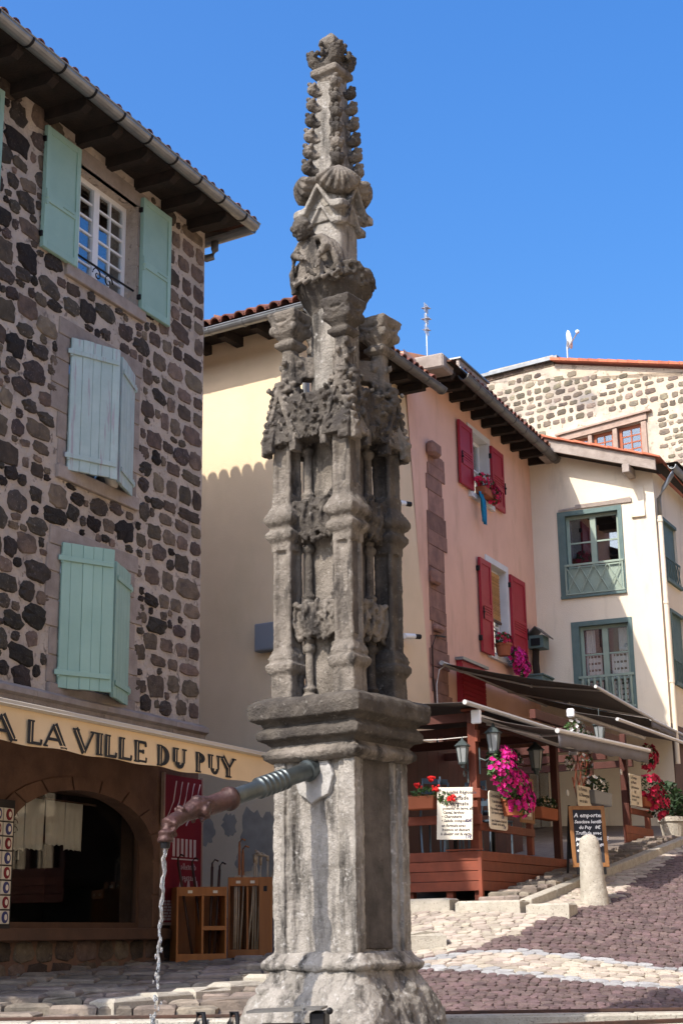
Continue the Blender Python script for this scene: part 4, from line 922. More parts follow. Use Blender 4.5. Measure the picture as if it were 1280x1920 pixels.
# street side of the cream house (faces right)
dC = math.atan2(.891, .454)-CA; rc = Matrix.Translation((2.46, 0, 0)) @ Matrix.Rotation(dC, 4, 'Z'); CQ = lambda x, y, z: tuple(rc @ Vector((x, y, z)))
side = MB(); cutwall(side, .001, 6, 0, 10.25, [(.42, 1.44, 8.2, 9.42), (.55, 1.5, 6.2, 7.62), (-.0+.25, 1.2, 3.0, 5.2)], depth=.2)
mb.add(side.v, side.f, rc); mb.build('wall', M['cream'], ch)
for q in CH: MB().box(q[0]-.3, q[1]+.3, .9, .94, q[2]-.3, q[3]+.3).build('room_wall', M['room'], ch)
for k, (a, b_, c, d) in enumerate(CH):
    mb = MB(); t = .09
    mb.box(a-.06, a+t, -.02, .16, c-.02, d+.03); mb.box(b_-.05, b_+.03, -.022, .16, c-.02, d+.03); mb.box(a+t, b_-.05, -.018, .16, d-.06, d+.03); mb.box(a-.06, b_+.03, -.05, .1, c-.07, c-.02); mb.build('casing', M['greenblue'], ch)
    window(ch, a+t, b_-.05, c, d-.06, .10, 1, 3, M['sage'], fw=.06, bar=.03, mid=.055)
    if k == 0:
        # lattice rail with an apron panel
        MB().box(a+t, b_-.05, .02, .05, c, c+.52).build('apron_panel', M['sage'], ch)
        mb = MB(); z0, z1 = c+.02, c+.56; mb.box(a+.05, b_+.01, -.06, -.02, z1, z1+.04); mb.box(a+.05, b_+.01, -.06, -.02, z0-.03, z0)
        for i in range(4):
            x0 = a+.07+(b_-a-.1)*i/4; x1 = a+.07+(b_-a-.1)*(i+1)/4
            for p, q in (((x0, z0), (x1, z1)), ((x0, z1), (x1, z0))):
                mb.tube([(p[0], -.04, p[1]), (q[0], -.04, q[1])], .011, 5)
        mb.box(a+.05, a+.08, -.05, -.02, z0, z1); mb.box(b_-.03, b_, -.05, -.02, z0, z1); mb.build('lattice_rail', M['sage'], ch)
    else:
        mb = MB(); z1 = c+.58; mb.box(a+.05, b_+.01, -.07, -.02, z1, z1+.045); mb.box(a+.05, b_+.01, -.06, -.02, c-.02, c+.02); mb.build('rail', M['sage'], ch)
        for i in range(9):
            x = a+.12+(b_-a-.17)*i/8; m2 = MB(); m2.lathe([(.02, c+.02), (.02, c+.1), (.03, c+.16), (.018, c+.24), (.022, c+.45), (.03, c+.5), (.02, z1)], 8, Matrix.Translation((x, -.045, 0))); m2.build('baluster', M['sage'], ch)
        # lace half curtains
        for (x0, x1) in ((a+t+.07, (a+b_)/2-.08), ((a+b_)/2+.1, b_-.12)):
            for (z0, z1) in ((c+.1, c+.52), (c+.56, c+1.08)):
                mb = MB(); nx_, nz_ = 14, 12; mb.v = [(x0+(x1-x0)*i/nx_, .175+.012*math.sin(i*1.7), z0+(z1-z0)*j/nz_) for j in range(nz_+1) for i in range(nx_+1)]
                mb.f = [(j*(nx_+1)+i, j*(nx_+1)+i+1, (j+1)*(nx_+1)+i+1, (j+1)*(nx_+1)+i) for j in range(nz_) for i in range(nx_) if not (j % 3 == 1 and i % 3 != 0 and 1 < i < nx_-1)]
                mb.build('lace_curtain', M['lace'], ch)
        for (x0, x1) in ((a+t+.06, a+.34), (b_-.3, b_-.1)):
            mb = MB(); n = 16; mb.v = [(x0+(x1-x0)*i/n, .21+.03*math.sin(i*1.6), z) for z in (c+1.1, d-.12) for i in range(n+1)]; mb.f = [(i, i+1, n+2+i, n+1+i) for i in range(n)]; mb.build('net_curtain', M['lace'], ch, smooth=True)
mb = MB(); mb.add([(.55, -.02, 9.64), (2.0, -.02, 9.72), (2.0, .005, 9.79), (.55, .005, 9.70)], [(0, 1, 2, 3)]); mb.box(.9, 2.02, -.03, .005, 9.66, 9.74); mb.build('lintel_beam', M['dressed'], ch)
# verge: fascia board, tiles, purlin ends
fx0, fx1 = -.25, 2.62
def sl(x, dz=0): return (x, vz(x)+dz)
MB().prism([sl(fx0, -.02), sl(fx1, -.02), sl(fx1, .22), sl(fx0, .22)], -.42, -.36).build('verge_board', M['dressed'], ch)
MB().prism([sl(fx0, .0), sl(fx1, .0), sl(fx1, .03), sl(fx0, .03)], -.36, 0).build('verge_soffit', M['eave'], ch)
mb = MB(); mb.add([(fx0, -.46, vz(fx0)+.23), (fx1+.1, -.46, vz(fx1+.1)+.23), (fx1+.1, 6, vz(fx1+.1)+.23), (fx0, 6, vz(fx0)+.23)], [(0, 1, 2, 3)]); croof = mb.build('roof', M['tile_red'], ch)
for k in range(9):
    x = fx0+.33*k; m2 = MB(); m2.prism([sl(x, .235), sl(x+.345, .225), sl(x+.345, .262), sl(x, .285)], -.50, .2); m2.build('verge_tile', M['tile_red'], croof, bevel=.006)
for x in (.42, 2.06): MB().box(x-.07, x+.07, -.50, 0, vz(x)-.20, vz(x)-.03).build('purlin_end', M['dressed'], ch, bevel=.01)
mb = MB(); mb.box(2.14, 2.27, -.035, .005, 9.42, 9.95); mb.box(2.0, 2.27, -.05, .004, 9.34, 9.42); mb.build('corner_bracket', M['cream'], ch, bevel=.006)
# side wall things
mb = MB(); 
for (a, b_, c, d) in ((.42, 1.44, 8.2, 9.42), (.55, 1.5, 6.2, 7.62)):
    q = MB(); q.box(a, b_, .05, .09, c, d); q.box(a, a+.06, -.02, .08, c, d); q.box(a+.06, b_, -.02, .08, d-.06, d); o = MB(); o.add(q.v, q.f, rc); o.build('side_shutter', M['greenblue'], ch)
    q = MB(); q.box(a-.05, b_+.05, -.06, .02, c-.07, c)
    for i in range(5):
        x = a+.05+.2*i; q.tube([(x, -.03, c), (x+.18, -.03, c+.4)], .009, 4); q.tube([(x+.18, -.03, c), (x, -.03, c+.4)], .009, 4)
    q.box(a, b_, -.045, -.015, c+.4, c+.43); o = MB(); o.add(q.v, q.f, rc); o.build('side_rail', M['greenblue'], ch)
q = MB(); q.box(.25, 1.2, .06, .1, 3.0, 5.2); o = MB(); o.add(q.v, q.f, rc); o.build('door', M['doorw'], ch)
q = MB(); q.box(.02, .24, -.02, .02, 2.9, 5.3); q.box(.02, 1.4, -.022, .02, 5.2, 5.35); o = MB(); o.add(q.v, q.f, rc); o.build('door_casing', M['doorw'], ch)
MB().add([CQ(0, -.5, vz(2.62)+.21), CQ(6, -.5, vz(2.62)+.21), CQ(6, 0, vz(2.62)+.21), CQ(0, 0, vz(2.62)+.21)], [(0, 1, 2, 3)]).build('side_eave', M['eave'], ch)
gutter(ch, CQ(-.05, -.40, 10.27), CQ(5, -.40, 10.25), .075, M['zinc'], .8, M['zinc'])
mb = MB(); mb.tube([CQ(.0, -.40, 10.24), CQ(.0, -.38, 10.1), CQ(-.02, -.2, 9.85), CQ(.02, -.08, 9.65), CQ(.02, -.08, 9.3)], .045, 10); mb.build('downpipe_bend', M['zinc'], ch, smooth=True)
mb = MB(); mb.tube([CQ(.02, -.08, 9.32), CQ(.02, -.08, 4.6)], .045, 10)
for z in (9.2, 7.6, 6.1): mb.tube([CQ(.02, -.08, z), CQ(.02, -.08, z+.05)], .055, 10)
mb.build('downpipe', M['cream'], ch, smooth=False)

# ------------------------------------------------------------------ rubble house on the hill behind
BO, BU = (6.912, 40.0), (.794, -.607)
bh = frame_at('rubble_house', 'cream mortared rubble house with mullioned window on the hill behind', 'house', BO, BU)
BH = [(-.68, -.02, 14.05, 14.98), (.10, .74, 14.05, 15.0), (.88, 1.60, 14.05, 15.02)]
mb = MB(); cutwall(mb, -5, 6, 0, 15.6, BH, depth=.25)
mb.add([(-5, 0, 15.6), (6, 0, 15.6), (6, 0, 15.4), (2.94, 0, 16.24), (-.94, 0, 17.35), (-3.65, 0, 17.42), (-5, 0, 17.05)], [(0, 1, 2, 3, 4, 5, 6)])
mb.quad((-5, 0, 0), (-5, 0, 17), (-5, 8, 17), (-5, 8, 0)); mb.build('wall', M['bmortar'], bh)
its = []; z = 12.6
while z < 17.2:
    h = random.uniform(.12, .21); x = -4.9
    top = lambda xx: np.interp(xx, [-5, -3.65, -.94, 2.94, 6], [17.0, 17.38, 17.3, 16.15, 15.3])
    while x < 5:
        wd = random.uniform(.13, .36)
        if z+h < top(x)-.05 and z+h < top(x+wd)-.05 and random.random() > .05 and not (-1.0 < x+wd and x < 2.0 and 13.9 < z+h and z < 15.35):
            its.append((x+wd/2, z+h/2+random.uniform(-.02, .02), wd, h*random.uniform(.75, 1), random.uniform(-.06, .06)))
        x += wd+random.uniform(.02, .09)
    z += h+random.uniform(.015, .05)
lay_stones(bh, its, 'bstone', 'rubble_stone', 290, BLK)
for a, b_, c, d in BH: window(bh, a, b_, c, d, .08, 2, 4, M['bframe'], leaves=1, fw=.09, bar=.035); MB().box(a-.2, b_+.2, .8, .84, c, d+.2).build('room_wall', M['room'], bh)
for x0, x1, z1 in ((-.84, -.68, 14.98), (-.02, .10, 15.0), (.74, .88, 15.02), (1.60, 1.76, 15.04)): MB().box(x0, x1, -.05, .08, 13.9, z1).build('mullion', M['mullion'], bh, bevel=.01)
MB().prism([(-.88, 14.98), (1.8, 15.06), (1.8, 15.26), (-.88, 15.16)], -.08, .02).build('lintel', M['mullion'], bh)
MB().prism([(-1.0, 15.16), (1.95, 15.26), (1.95, 15.31), (-1.0, 15.21)], -.14, .02).build('drip_mould', M['mullion'], bh)
mb = MB(); mb.add([(-5, -.2, 17.15), (-3.6, -.2, 17.5), (-3.6, 6, 17.5), (-5, 6, 17.15)], [(0, 1, 2, 3)]); mb.add([(-.95, -.15, 17.42), (6, -.15, 15.45), (6, 6, 15.45), (-.95, 6, 17.42)], [(0, 1, 2, 3)]); broof = mb.build('roof', M['tile_red'], bh)
for k in range(24):
    x = -.98+.3*k; z = 17.45-(x+.95)*.2835; m2 = MB(); m2.prism([(x, z-.03), (x+.32, z-.12), (x+.32, z-.05), (x, z+.06)], -.22, .3); m2.build('verge_tile', M['tile_red'], broof)
# chimney-like parapet at the left
MB().prism([(-3.36, 17.36), (-.96, 17.32), (-.96, 17.46), (-3.36, 17.5)], -.02, .5).build('parapet', M['block'], bh)
MB().prism([(-3.5, 17.5), (-.8, 17.46), (-.8, 17.56), (-3.5, 17.60)], -.14, .6).build('parapet_coping', M['zinc'], bh)
MB().prism([(-3.3, 17.6), (-.9, 17.56), (-1.0, 17.64), (-3.1, 17.68)], -.02, .5).build('parapet_cap', M['granite'], bh)
for k in range(7): MB().box(-3.3+.34*k, -3.3+.34*k+.3, -.035, 0, 17.36, 17.47).build('parapet_block', M['block'], bh)
t = thing('satellite_dish', 'white satellite dish on the ridge of the rubble house', 'dish', (BO[0], BO[1], 0), math.atan2(BU[1], BU[0]))
mb = MB(); mb.lathe([(.001, 0), (.2, .02), (.27, .055), (.27, .07), (.2, .035), (.001, .015)], 22); o = mb.build('reflector', M['white'], t, smooth=True); o.matrix_local = Matrix.Translation((-.5, .0, 17.98)) @ Euler((R(78), 0, R(128))).to_matrix().to_4x4()
MB().tube([(-.55, .05, 17.4), (-.55, .05, 17.8), (-.5, 0, 17.95)], .025, 7).build('mast', M['antenna'], t); MB().tube([(-.5, 0, 17.72), (-.02, -.3, 17.98)], .018, 6).build('feed_arm', M['antenna'], t); MB().ball((0, -.32, 18.0), .06, 8, 6).build('receiver', M['white'], t)

# ------------------------------------------------------------------ house across the street, beyond the right edge of the photograph
oh = frame_at('corner_house', 'pale rendered house across the street at the right, beyond the photo edge', 'house', (11.2, 31.0), (-.27, -.963))
OH = [(2.5+3.2*k, 3.6+3.2*k, z, z+1.6) for k in range(8) for z in (4.4, 7.4)]
mb = MB(); cutwall(mb, 0, 28, 0, 10.5, OH, depth=.25); mb.quad((0, 0, 0), (0, 6, 0), (0, 6, 10.5), (0, 0, 10.5)); mb.quad((28, 0, 0), (28, 0, 10.5), (28, 6, 10.5), (28, 6, 0)); mb.quad((0, 6, 0), (28, 6, 0), (28, 6, 10.5), (0, 6, 10.5)); mb.build('wall', M['yellow'], oh)
mb = MB(); mb.add([(-.3, -.6, 10.4), (28.3, -.6, 10.4), (28.3, 6.5, 12.6), (-.3, 6.5, 12.6)], [(0, 1, 2, 3)]); mb.build('roof', M['tile'], oh)
for q in OH: window(oh, *q, .15, 1, 3, M['white'])
# ------------------------------------------------------------------ restaurant terrace (frame K: x along the facade, -y outwards)
tr = inK('restaurant_terrace', 'red brown timber restaurant terrace with plank skirts and posts', 'terrace')
W, WD = M['terrwood'], M['terrdark']
MB().box(1.63, 9.0, -1.76, 1.0, 2.55, 2.66).build('floor', WD, tr)
for k in range(4):
    z = 2.20+.133*k
    MB().box(1.60, 1.626, -1.77, 1.0, z, z+.127).build('plank', W, tr, bevel=.004)
    MB().box(1.64+.0*k, 5.0, -1.80, -1.774, z, z+.127).build('plank', W, tr, bevel=.004)
MB().box(1.575, 1.66, -1.82, -1.30, 2.735, 2.755).build('cap_board', W, tr); MB().box(1.59, 1.645, -1.815, -1.765, 2.1, 2.72).build('corner_trim', W, tr)
for x, y in ((1.66, -1.72), (1.66, -1.3), (1.66, -.7), (2.6, -1.72)): MB().box(x, x+.1, y-.05, y+.05, 1.9, 2.2).build('foot', W, tr)
def post(x, y, z0, z1, wd=.11, m=W): return MB().box(x-wd/2, x+wd/2, y-wd/2, y+wd/2, z0, z1).build('post', m, tr, bevel=.006)
post(1.68, -1.72, 2.74, 4.62, .12); post(3.57, -1.74, 2.74, 3.2, .09); post(1.68, .3, 2.7, 4.9, .1, WD); post(1.68, .95, 2.7, 5.2, .1, WD)
for x in (4.75, 6.35, 8.1): post(x, -1.72, 2.5, 4.75, .11, WD)
post(8.1, -1.74, 3.0, 5.0, .1, WD); post(9.2, -1.74, 3.05, 3.75, .09)
for z in (3.10, 3.42):
    MB().box(1.60, 1.66, -1.70, 1.0, z, z+.12 if z < 3.3 else z+.1).build('rail', W, tr, bevel=.004)
for z in (3.00, 3.44): MB().box(1.62, 3.6 if z < 3.3 else 1.95, -1.81, -1.765, z, z+.11).build('rail', W, tr, bevel=.004)
for x, z in ((1.605, 3.43), (1.605, 3.08)): MB().box(1.585, 1.63, -1.84, -1.62, z, z+.13).build('rail_block', W, tr, bevel=.004)
# upper segment of the terrace
for k in range(3): MB().box(7.8-.0*k, 9.3, -1.80, -1.774, 3.0+.14*k, 3.135+.14*k).build('plank', W, tr, bevel=.004)
for z in (3.62, 3.78): MB().box(8.1, 9.3, -1.81, -1.77, z, z+.1).build('rail', W, tr, bevel=.004)
# overhead beams
for z, x0, x1, y in ((4.46, 1.6, 5.6, -1.72), (4.62, 5.0, 9.0, -1.74), (4.95, 5.0, 9.4, -1.3)): MB().box(x0, x1, y-.05, y+.05, z, z+.15).build('beam', WD, tr, bevel=.004)
for x in (1.75, 3.1, 4.5, 6.0, 7.4, 8.8): MB().box(x-.05, x+.05, -1.66, 1.0, 4.50, 4.62).build('joist', WD, tr)
MB().box(1.55, 1.80, -1.86, -1.60, 4.62, 4.66).build('post_cap', W, tr, bevel=.01)
MB().box(1.60, 1.70, -1.82, -1.78, 4.2, 4.36).build('post_block', W, tr); 
# dark boards added across the terrace back to darken its inside
for k in range(19): MB().box(1.7+.4*k, 2.094+.4*k, .72, .75, 2.66, 4.75).build('back_board', WD, tr)  # added boards, only there to darken the terrace inside
# diamond trellis
tl = MB(); n = 6
for i in range(-4, 8):
    for sgn in (1, -1):
        x0 = 5.45+.22*i; p = [(x0, 3.3), (x0+.62, 4.6)] if sgn > 0 else [(x0+.62, 3.3), (x0, 4.6)]
        (xa, za), (xb, zb) = p
        lo, hi = 5.5, 6.25; t0, t1 = 0, 1
        for lim, sg in ((lo, 1), (hi, -1)):
            dx = xb-xa; t = (lim-xa)/dx
            if (dx*sg) > 0: t0 = max(t0, t)
            else: t1 = min(t1, t)
        if t1-t0 > .05:
            tl.tube([(xa+(xb-xa)*t0, -1.74-.008*sgn, za+(zb-za)*t0), (xa+(xb-xa)*t1, -1.74-.008*sgn, za+(zb-za)*t1)], .010, 4)
tl.build('trellis', W, tr)
for x, z in ((5.05, 3.75), (6.3, 3.95), (7.7, 4.3), (5.9, 3.55)): MB().lathe([(.001, 0), (.05, 0), (.05, .01), (.001, .01)], 14, Matrix.Translation((x, -1.80, z)) @ Matrix.Rotation(R(90), 4, 'X')).build('white_disc', M['white'], tr)

# chairs and tables seen through the rails
def bistro(x, y, rz, label):
    t = thing('bistro_chair', label, 'chair', (0, 0, 0), 0, 'terrace chairs'); Kp = KM @ Matrix.Translation((x, y, 2.66)) @ Matrix.Rotation(rz, 4, 'Z') @ Matrix.Diagonal((1.2, 1.2, 1.2, 1)); t.matrix_world = Kp
    MB().box(-.2, .2, -.2, .2, .43, .46).build('seat', M['chair'], t, bevel=.008)
    for a, b_ in ((-.18, -.18), (.18, -.18)): MB().tube([(a, b_, 0), (a, b_, .44)], .014, 6).build('leg', M['chair'], t)
    for a in (-.18, .18): MB().tube([(a, .2, 0), (a, .17, .45), (a, .24, .88)], .014, 6).build('leg', M['chair'], t)
    for z in (.62, .74, .86): MB().box(-.18, .18, .195+.06*(z-.5), .21+.06*(z-.5), z, z+.06).build('back_slat', M['chair'], t)
for k, (x, y, r) in enumerate(((2.0, -1.35, .4), (2.1, -.75, 2.6), (2.9, -1.4, 1.2), (3.2, -.8, -2.0))): bistro(x, y, r, ('blue grey terrace chair nearest the corner post', 'blue grey terrace chair deep behind the hanging menu board', 'blue grey terrace chair behind the right rail', 'blue grey terrace chair at the back of the terrace')[k])
for k, (x, y) in enumerate(((2.45, -1.05), (3.7, -1.1))):
    t = inK('bistro_table', ('bistro table between the chairs behind the corner post', 'bistro table behind the right rail end')[k], 'table', 'terrace tables'); MB().lathe([(.001, 3.38), (.34, 3.38), (.34, 3.41), (.001, 3.41)], 20, Matrix.Translation((x, y, 0))).build('top', M['chair'], t); MB().lathe([(.2, 2.66), (.19, 2.69), (.03, 2.72), (.025, 3.38)], 14, Matrix.Translation((x, y, 0))).build('pedestal', M['iron'], t)

# ------------------------------------------------------------------ awnings
def awning(label, wl, wr, fl, fr, sag, valance, cap=True, arms=True, m='awn_g', fold=None):
    t = inK('restaurant_awning', label, 'awning', 'taupe awnings over the terrace')
    n = 14; k = 8; wl, wr, fl, fr = map(Vector, (wl, wr, fl, fr)); rows = []
    for j in range(k+1):
        v = j/k; a, b_ = wl.lerp(fl, v), wr.lerp(fr, v); rows.append([tuple(a.lerp(b_, i/n)-Vector((0, 0, sag*math.sin(math.pi*v)*(1-.25*math.cos(i*.9))))) for i in range(n+1)])
    mb = MB(); mb.v = [q for r in rows for q in r]; mb.f = [(j*(n+1)+i, j*(n+1)+i+1, (j+1)*(n+1)+i+1, (j+1)*(n+1)+i) for j in range(k) for i in range(n)]
    o = mb.build('cloth', M[m], t, smooth=True); o.modifiers.new('s', 'SOLIDIFY').thickness = .006
    d = (fr-fl).normalized()
    mb = MB(); mb.tube([fl-d*.03, fr+d*.03], .035, 8); mb.build('front_bar', M['alu'], t)
    mb = MB(); mb.tube([wl-d*.03, wr+d*.03], .05, 8); mb.build('roller', M['alu'], t)
    if valance:
        mb = MB(); n = 30; mb.v = [tuple(fl.lerp(fr, i/n)-Vector((0, 0, z))+Vector((0, -.02*(z > .1)*math.sin(i*.8), -.012*(z > .1)*math.sin(i*1.3)))) for z in (.03, valance) for i in range(n+1)]; mb.f = [(i, i+1, n+2+i, n+1+i) for i in range(n)]
        o = mb.build('valance', M['awn_val'], t, smooth=True); o.modifiers.new('s', 'SOLIDIFY').thickness = .005
    if cap:
        for q, s_ in ((wl, -1), (wr, 1)):
            MB().box(-.03, .03, -.07, .07, -.10, .09).build('end_cap', M['aluwhite'], t, bevel=.012, loc=tuple(q+d*s_*.06))
    if arms:
        for q, f_ in ((.08, .12), (.9, .86)):
            a = wl.lerp(wr, q)-Vector((0, 0, .06)); b_ = fl.lerp(fr, q)-Vector((0, 0, .03)); e = a.lerp(b_, .5)+d*(.55 if q < .5 else -.55)-Vector((0, 0, .05))
            mb = MB(); mb.tube([a, e], .022, 6); mb.tube([e, b_], .018, 6); mb.ball(e, .035, 8, 5); mb.build('folding_arm', M['alu'], t)
    return t
# frame P (pink wall) to frame K
PtoK = KM.inverted() @ (Matrix.Translation((PO[0], PO[1], 0)) @ Matrix.Rotation(PA, 4, 'Z'))
PK = lambda x, y, z: tuple(PtoK @ Vector((x, y, z)))
awning('large taupe awning high on the pink wall with metal folding arms', PK(.57, -.10, 5.86), PK(4.05, -.10, 5.86), PK(.57, -2.62, 5.27), PK(4.05, -2.58, 5.20), .05, 0, cap=False)
awning('upper taupe awning with grey valance at the right edge, next to the large one', PK(4.15, -.10, 5.86), PK(7.6, -.10, 5.86), PK(4.12, -2.55, 5.20), PK(7.6, -2.55, 5.18), .05, .17, cap=False, arms=False)
awning('low taupe awning with grey valance over the terrace steps', (1.56, -1.86, 4.53), (5.2, -1.86, 4.45), (1.56, -3.02, 4.25), (5.52, -3.0, 4.37), .02, .20)
awning('flat taupe awning covering the terrace beside the fountain', (3.6, 2.6, 5.30), (6.6, 2.6, 5.30), (1.03, -1.92, 4.66), (4.5, -1.92, 4.64), .03, 0, cap=False, arms=False)
t = inK('small_awning', 'short white capped awning roller above the terrace entrance', 'awning')
MB().tube([(5.0, -1.95, 4.98), (8.6, -1.95, 4.98)], .05, 8).build('roller', M['alu'], t); MB().box(4.92, 4.99, -2.02, -1.90, 4.91, 5.05).build('end_cap', M['aluwhite'], t, bevel=.02)
mb = MB(); mb.quad((5.0, -1.97, 5.0), (8.6, -1.97, 5.0), (8.6, -2.7, 4.82), (5.0, -2.7, 4.84)); mb.build('cloth', M['awn_g'], t).modifiers.new('s', 'SOLIDIFY').thickness = .006
MB().tube([(5.0, -2.7, 4.83), (8.6, -2.7, 4.82)], .03, 6).build('front_bar', M['alu'], t)
# cord across the left opening
t = inK('stay_cord', 'white cord stretched from the corner post to the wall', 'cord'); MB().tube([(1.66, -1.70, 4.28), (1.65, -1.2, 4.27), (1.66, -.6, 4.3), (1.66, .3, 4.36)], .007, 5).build('cord', M['rope'], t)

# ------------------------------------------------------------------ lanterns
def lantern(x, y, z, label, hang=False, s=1.0, br=(.0, .16)):
    t = inK('wall_lantern', label, 'lantern', 'verdigris lanterns on the terrace')
    T = Matrix.Translation((x, y, z)) @ Matrix.Diagonal((s, s, s, 1))
    MB().lathe([(.13, .0), (.14, .015), (.06, .09), (.03, .11), (.02, .15), (.001, .17)], 6, T).build('hood', M['lampmetal'], t)
    MB().lathe([(.068, -.27), (.105, -.002)], 6, T).build('glass_panes', M['lampglass'], t)
    fr_ = MB()
    for k in range(6):
        a = 2*math.pi*k/6; fr_.tube([(.07*math.cos(a), .07*math.sin(a), -.28), (.108*math.cos(a), .108*math.sin(a), 0)], .008, 4, T)
    fr_.lathe([(.075, -.30), (.08, -.27), (.03, -.25)], 6, T); fr_.lathe([(.03, -.36), (.05, -.30)], 6, T); fr_.build('cage', M['lampmetal'], t)
    mb = MB()
    if hang: mb.tube([(x, y, z+.16*s), (x, y, z+.34*s)], .008, 5)
    else:
        bx, by = br; mb.tube([(x, y, z-.34*s), (x-bx*.6, y+by*.6, z-.40*s), (x-bx, y+by, z-.36*s)], .012, 6); mb.tube([(x-bx*(.1+.06*k*.4)+.02*math.cos(k*.7), y+by*(.3+.03*k), z-.46*s+.04*math.sin(k*.7)) for k in range(10)], .007, 5); mb.tube([(x-bx, y+by, z-.6*s), (x-bx, y+by, z-.2*s)], .014, 5)
    mb.build('bracket', M['lampmetal'], t)
lantern(1.70, -2.02, 4.30, 'lantern on the scrolled bracket right of the corner post', s=.9, br=(.0, .22))
lantern(1.45, -1.66, 4.12, 'lantern on the left side of the corner post', s=.8, br=(-.16, .0))
lantern(4.25, -1.62, 4.34, 'large dim lantern hanging under the low awning', True, 1.0); lantern(7.25, -1.62, 5.06, 'lantern hanging above the terrace entrance', True, .9)

# ------------------------------------------------------------------ flowers
def plant(name, label, cat, Mx, blobs, flower, nl, nf, leaf='leaf', fs=.028, ls=.035, pot=None, seed=1, group=None):
    """blobs: list of (centre, radii); leaves fill them, blossoms sit on their surface"""
    t = thing(name, label, cat, (0, 0, 0), 0, group); t.matrix_world = Mx; rr = random.Random(seed); lv, fl = MB(), MB()
    def rv():
        while True:
            q = Vector((rr.uniform(-1, 1), rr.uniform(-1, 1), rr.uniform(-1, 1)))
            if .05 < q.length < 1: return q
    for i in range(nl):
        c, r = rr.choice(blobs); q = rv(); q = q.normalized()*q.length**.5; p = Vector(c)+Vector((q.x*r[0], q.y*r[1], q.z*r[2])); E = Euler((rr.uniform(-1.2, 1.2), rr.uniform(-1.2, 1.2), rr.uniform(0, 6.3))).to_matrix(); s_ = ls*rr.uniform(.6, 1.3)
        lv.add([tuple(p+E @ Vector(a)*s_) for a in ((0, -1, 0), (.5, -.1, .12), (0, 1, 0), (-.5, -.1, .12))], [(0, 1, 2), (0, 2, 3)])
    for i in range(nf):
        c, r = rr.choice(blobs); q = rv().normalized(); 
        if q.y > .4: q.y = -q.y
        p = Vector(c)+Vector((q.x*r[0], q.y*r[1], q.z*r[2]))*rr.uniform(.9, 1.08); nrm = (q+Vector((0, -.5, .2))).normalized(); E = nrm.to_track_quat('Z', 'Y').to_matrix(); s_ = fs*rr.uniform(.75, 1.25); v = [tuple(p-nrm*s_*.35)]
        for k in range(10):
            a = 2*math.pi*k/10; rad = s_*(1.0 if k % 2 == 0 else .72); v.append(tuple(p+E @ Vector((rad*math.cos(a), rad*math.sin(a), .25*s_ if k % 2 == 0 else .1*s_))))
        fl.add(v, [(0, 1+k, 1+(k+1) % 10) for k in range(10)])
    stuff(lv.build('foliage', M[leaf], t)); stuff(fl.build('blossoms', M[flower], t))
    if pot: pot(t)
    return t
PM = Matrix.Translation((PO[0], PO[1], 0)) @ Matrix.Rotation(PA, 4, 'Z')
def trough(x0, x1, y0, y1, z0, z1, m='terracotta'): return lambda t: MB().box(x0, x1, y0, y1, z0, z1, top=1.08).build('pot', M[m], t, bevel=.012)
def roundpot(x, y, z, r, h, m='terracotta'): return lambda t: MB().lathe([(.001, z), (r*.72, z), (r*.95, z+h*.8), (r*1.05, z+h*.8), (r*1.05, z+h), (r*.9, z+h), (r*.88, z+h*.9), (.001, z+h*.9)], 18, Matrix.Translation((x, y, 0))).build('pot', M[m], t, smooth=False)
plant('hanging_petunia', 'big hanging basket of magenta petunias right of the corner post', 'flowers', KM, [((1.75, -2.12, 3.78), (.34, .17, .18)), ((2.15, -2.10, 3.62), (.36, .2, .24)), ((2.35, -2.12, 3.42), (.30, .18, .2)), ((1.9, -2.08, 3.95), (.3, .15, .18))], 'magenta', 900, 330, fs=.042, ls=.04, pot=roundpot(2.3, -2.02, 3.22, .19, .24), seed=3)
plant('hanging_greenery', 'dark leafy plant above the magenta petunias', 'plant', KM, [((2.2, -1.95, 4.02), (.45, .2, .16))], 'whitepetal', 420, 14, 'leafdark', seed=4)
plant('geranium', 'red geranium in a terracotta trough on the left terrace rail', 'flowers', KM, [((1.42, -1.15, 3.52), (.12, .3, .08)), ((1.40, -1.42, 3.42), (.08, .14, .10))], 'redpetal', 260, 4, seed=5, pot=trough(1.36, 1.56, -1.22, -.80, 3.30, 3.48))
o = C.objects['geranium']; fl = MB()
for c in ((1.38, -1.22, 3.70), (1.38, -1.0, 3.62), (1.36, -1.28, 3.57), (1.30, -1.54, 3.42)):
    for k in range(16): fl.ball((c[0]+random.uniform(-.04, .04), c[1]+random.uniform(-.045, .045), c[2]+random.uniform(-.035, .035)), .018, 6, 4)
stuff(fl.build('flower_heads', M['redpetal'], o))
plant('white_petunia', 'white and red petunias above the low awning', 'flowers', KM, [((5.2, -1.92, 4.78), (.26, .14, .13)), ((5.6, -1.92, 4.68), (.2, .14, .1))], 'whitepetal', 220, 42, seed=6, fs=.045)
plant('white_flower_trough', 'white flowers in a grey trough behind the chalkboard', 'flowers', KM, [((6.15, -1.9, 3.95), (.42, .14, .15))], 'whitepetal', 300, 14, 'leafdark', seed=7, fs=.045, pot=trough(5.75, 6.55, -2.0, -1.8, 3.62, 3.84, 'greyblue'))
plant('climbing_flowers', 'white trailing flowers on the diamond trellis', 'flowers', KM, [((5.95, -1.80, 4.3), (.28, .06, .3)), ((5.1, -1.85, 4.22), (.12, .06, .12))], 'whitepetal', 120, 26, seed=8, fs=.035)
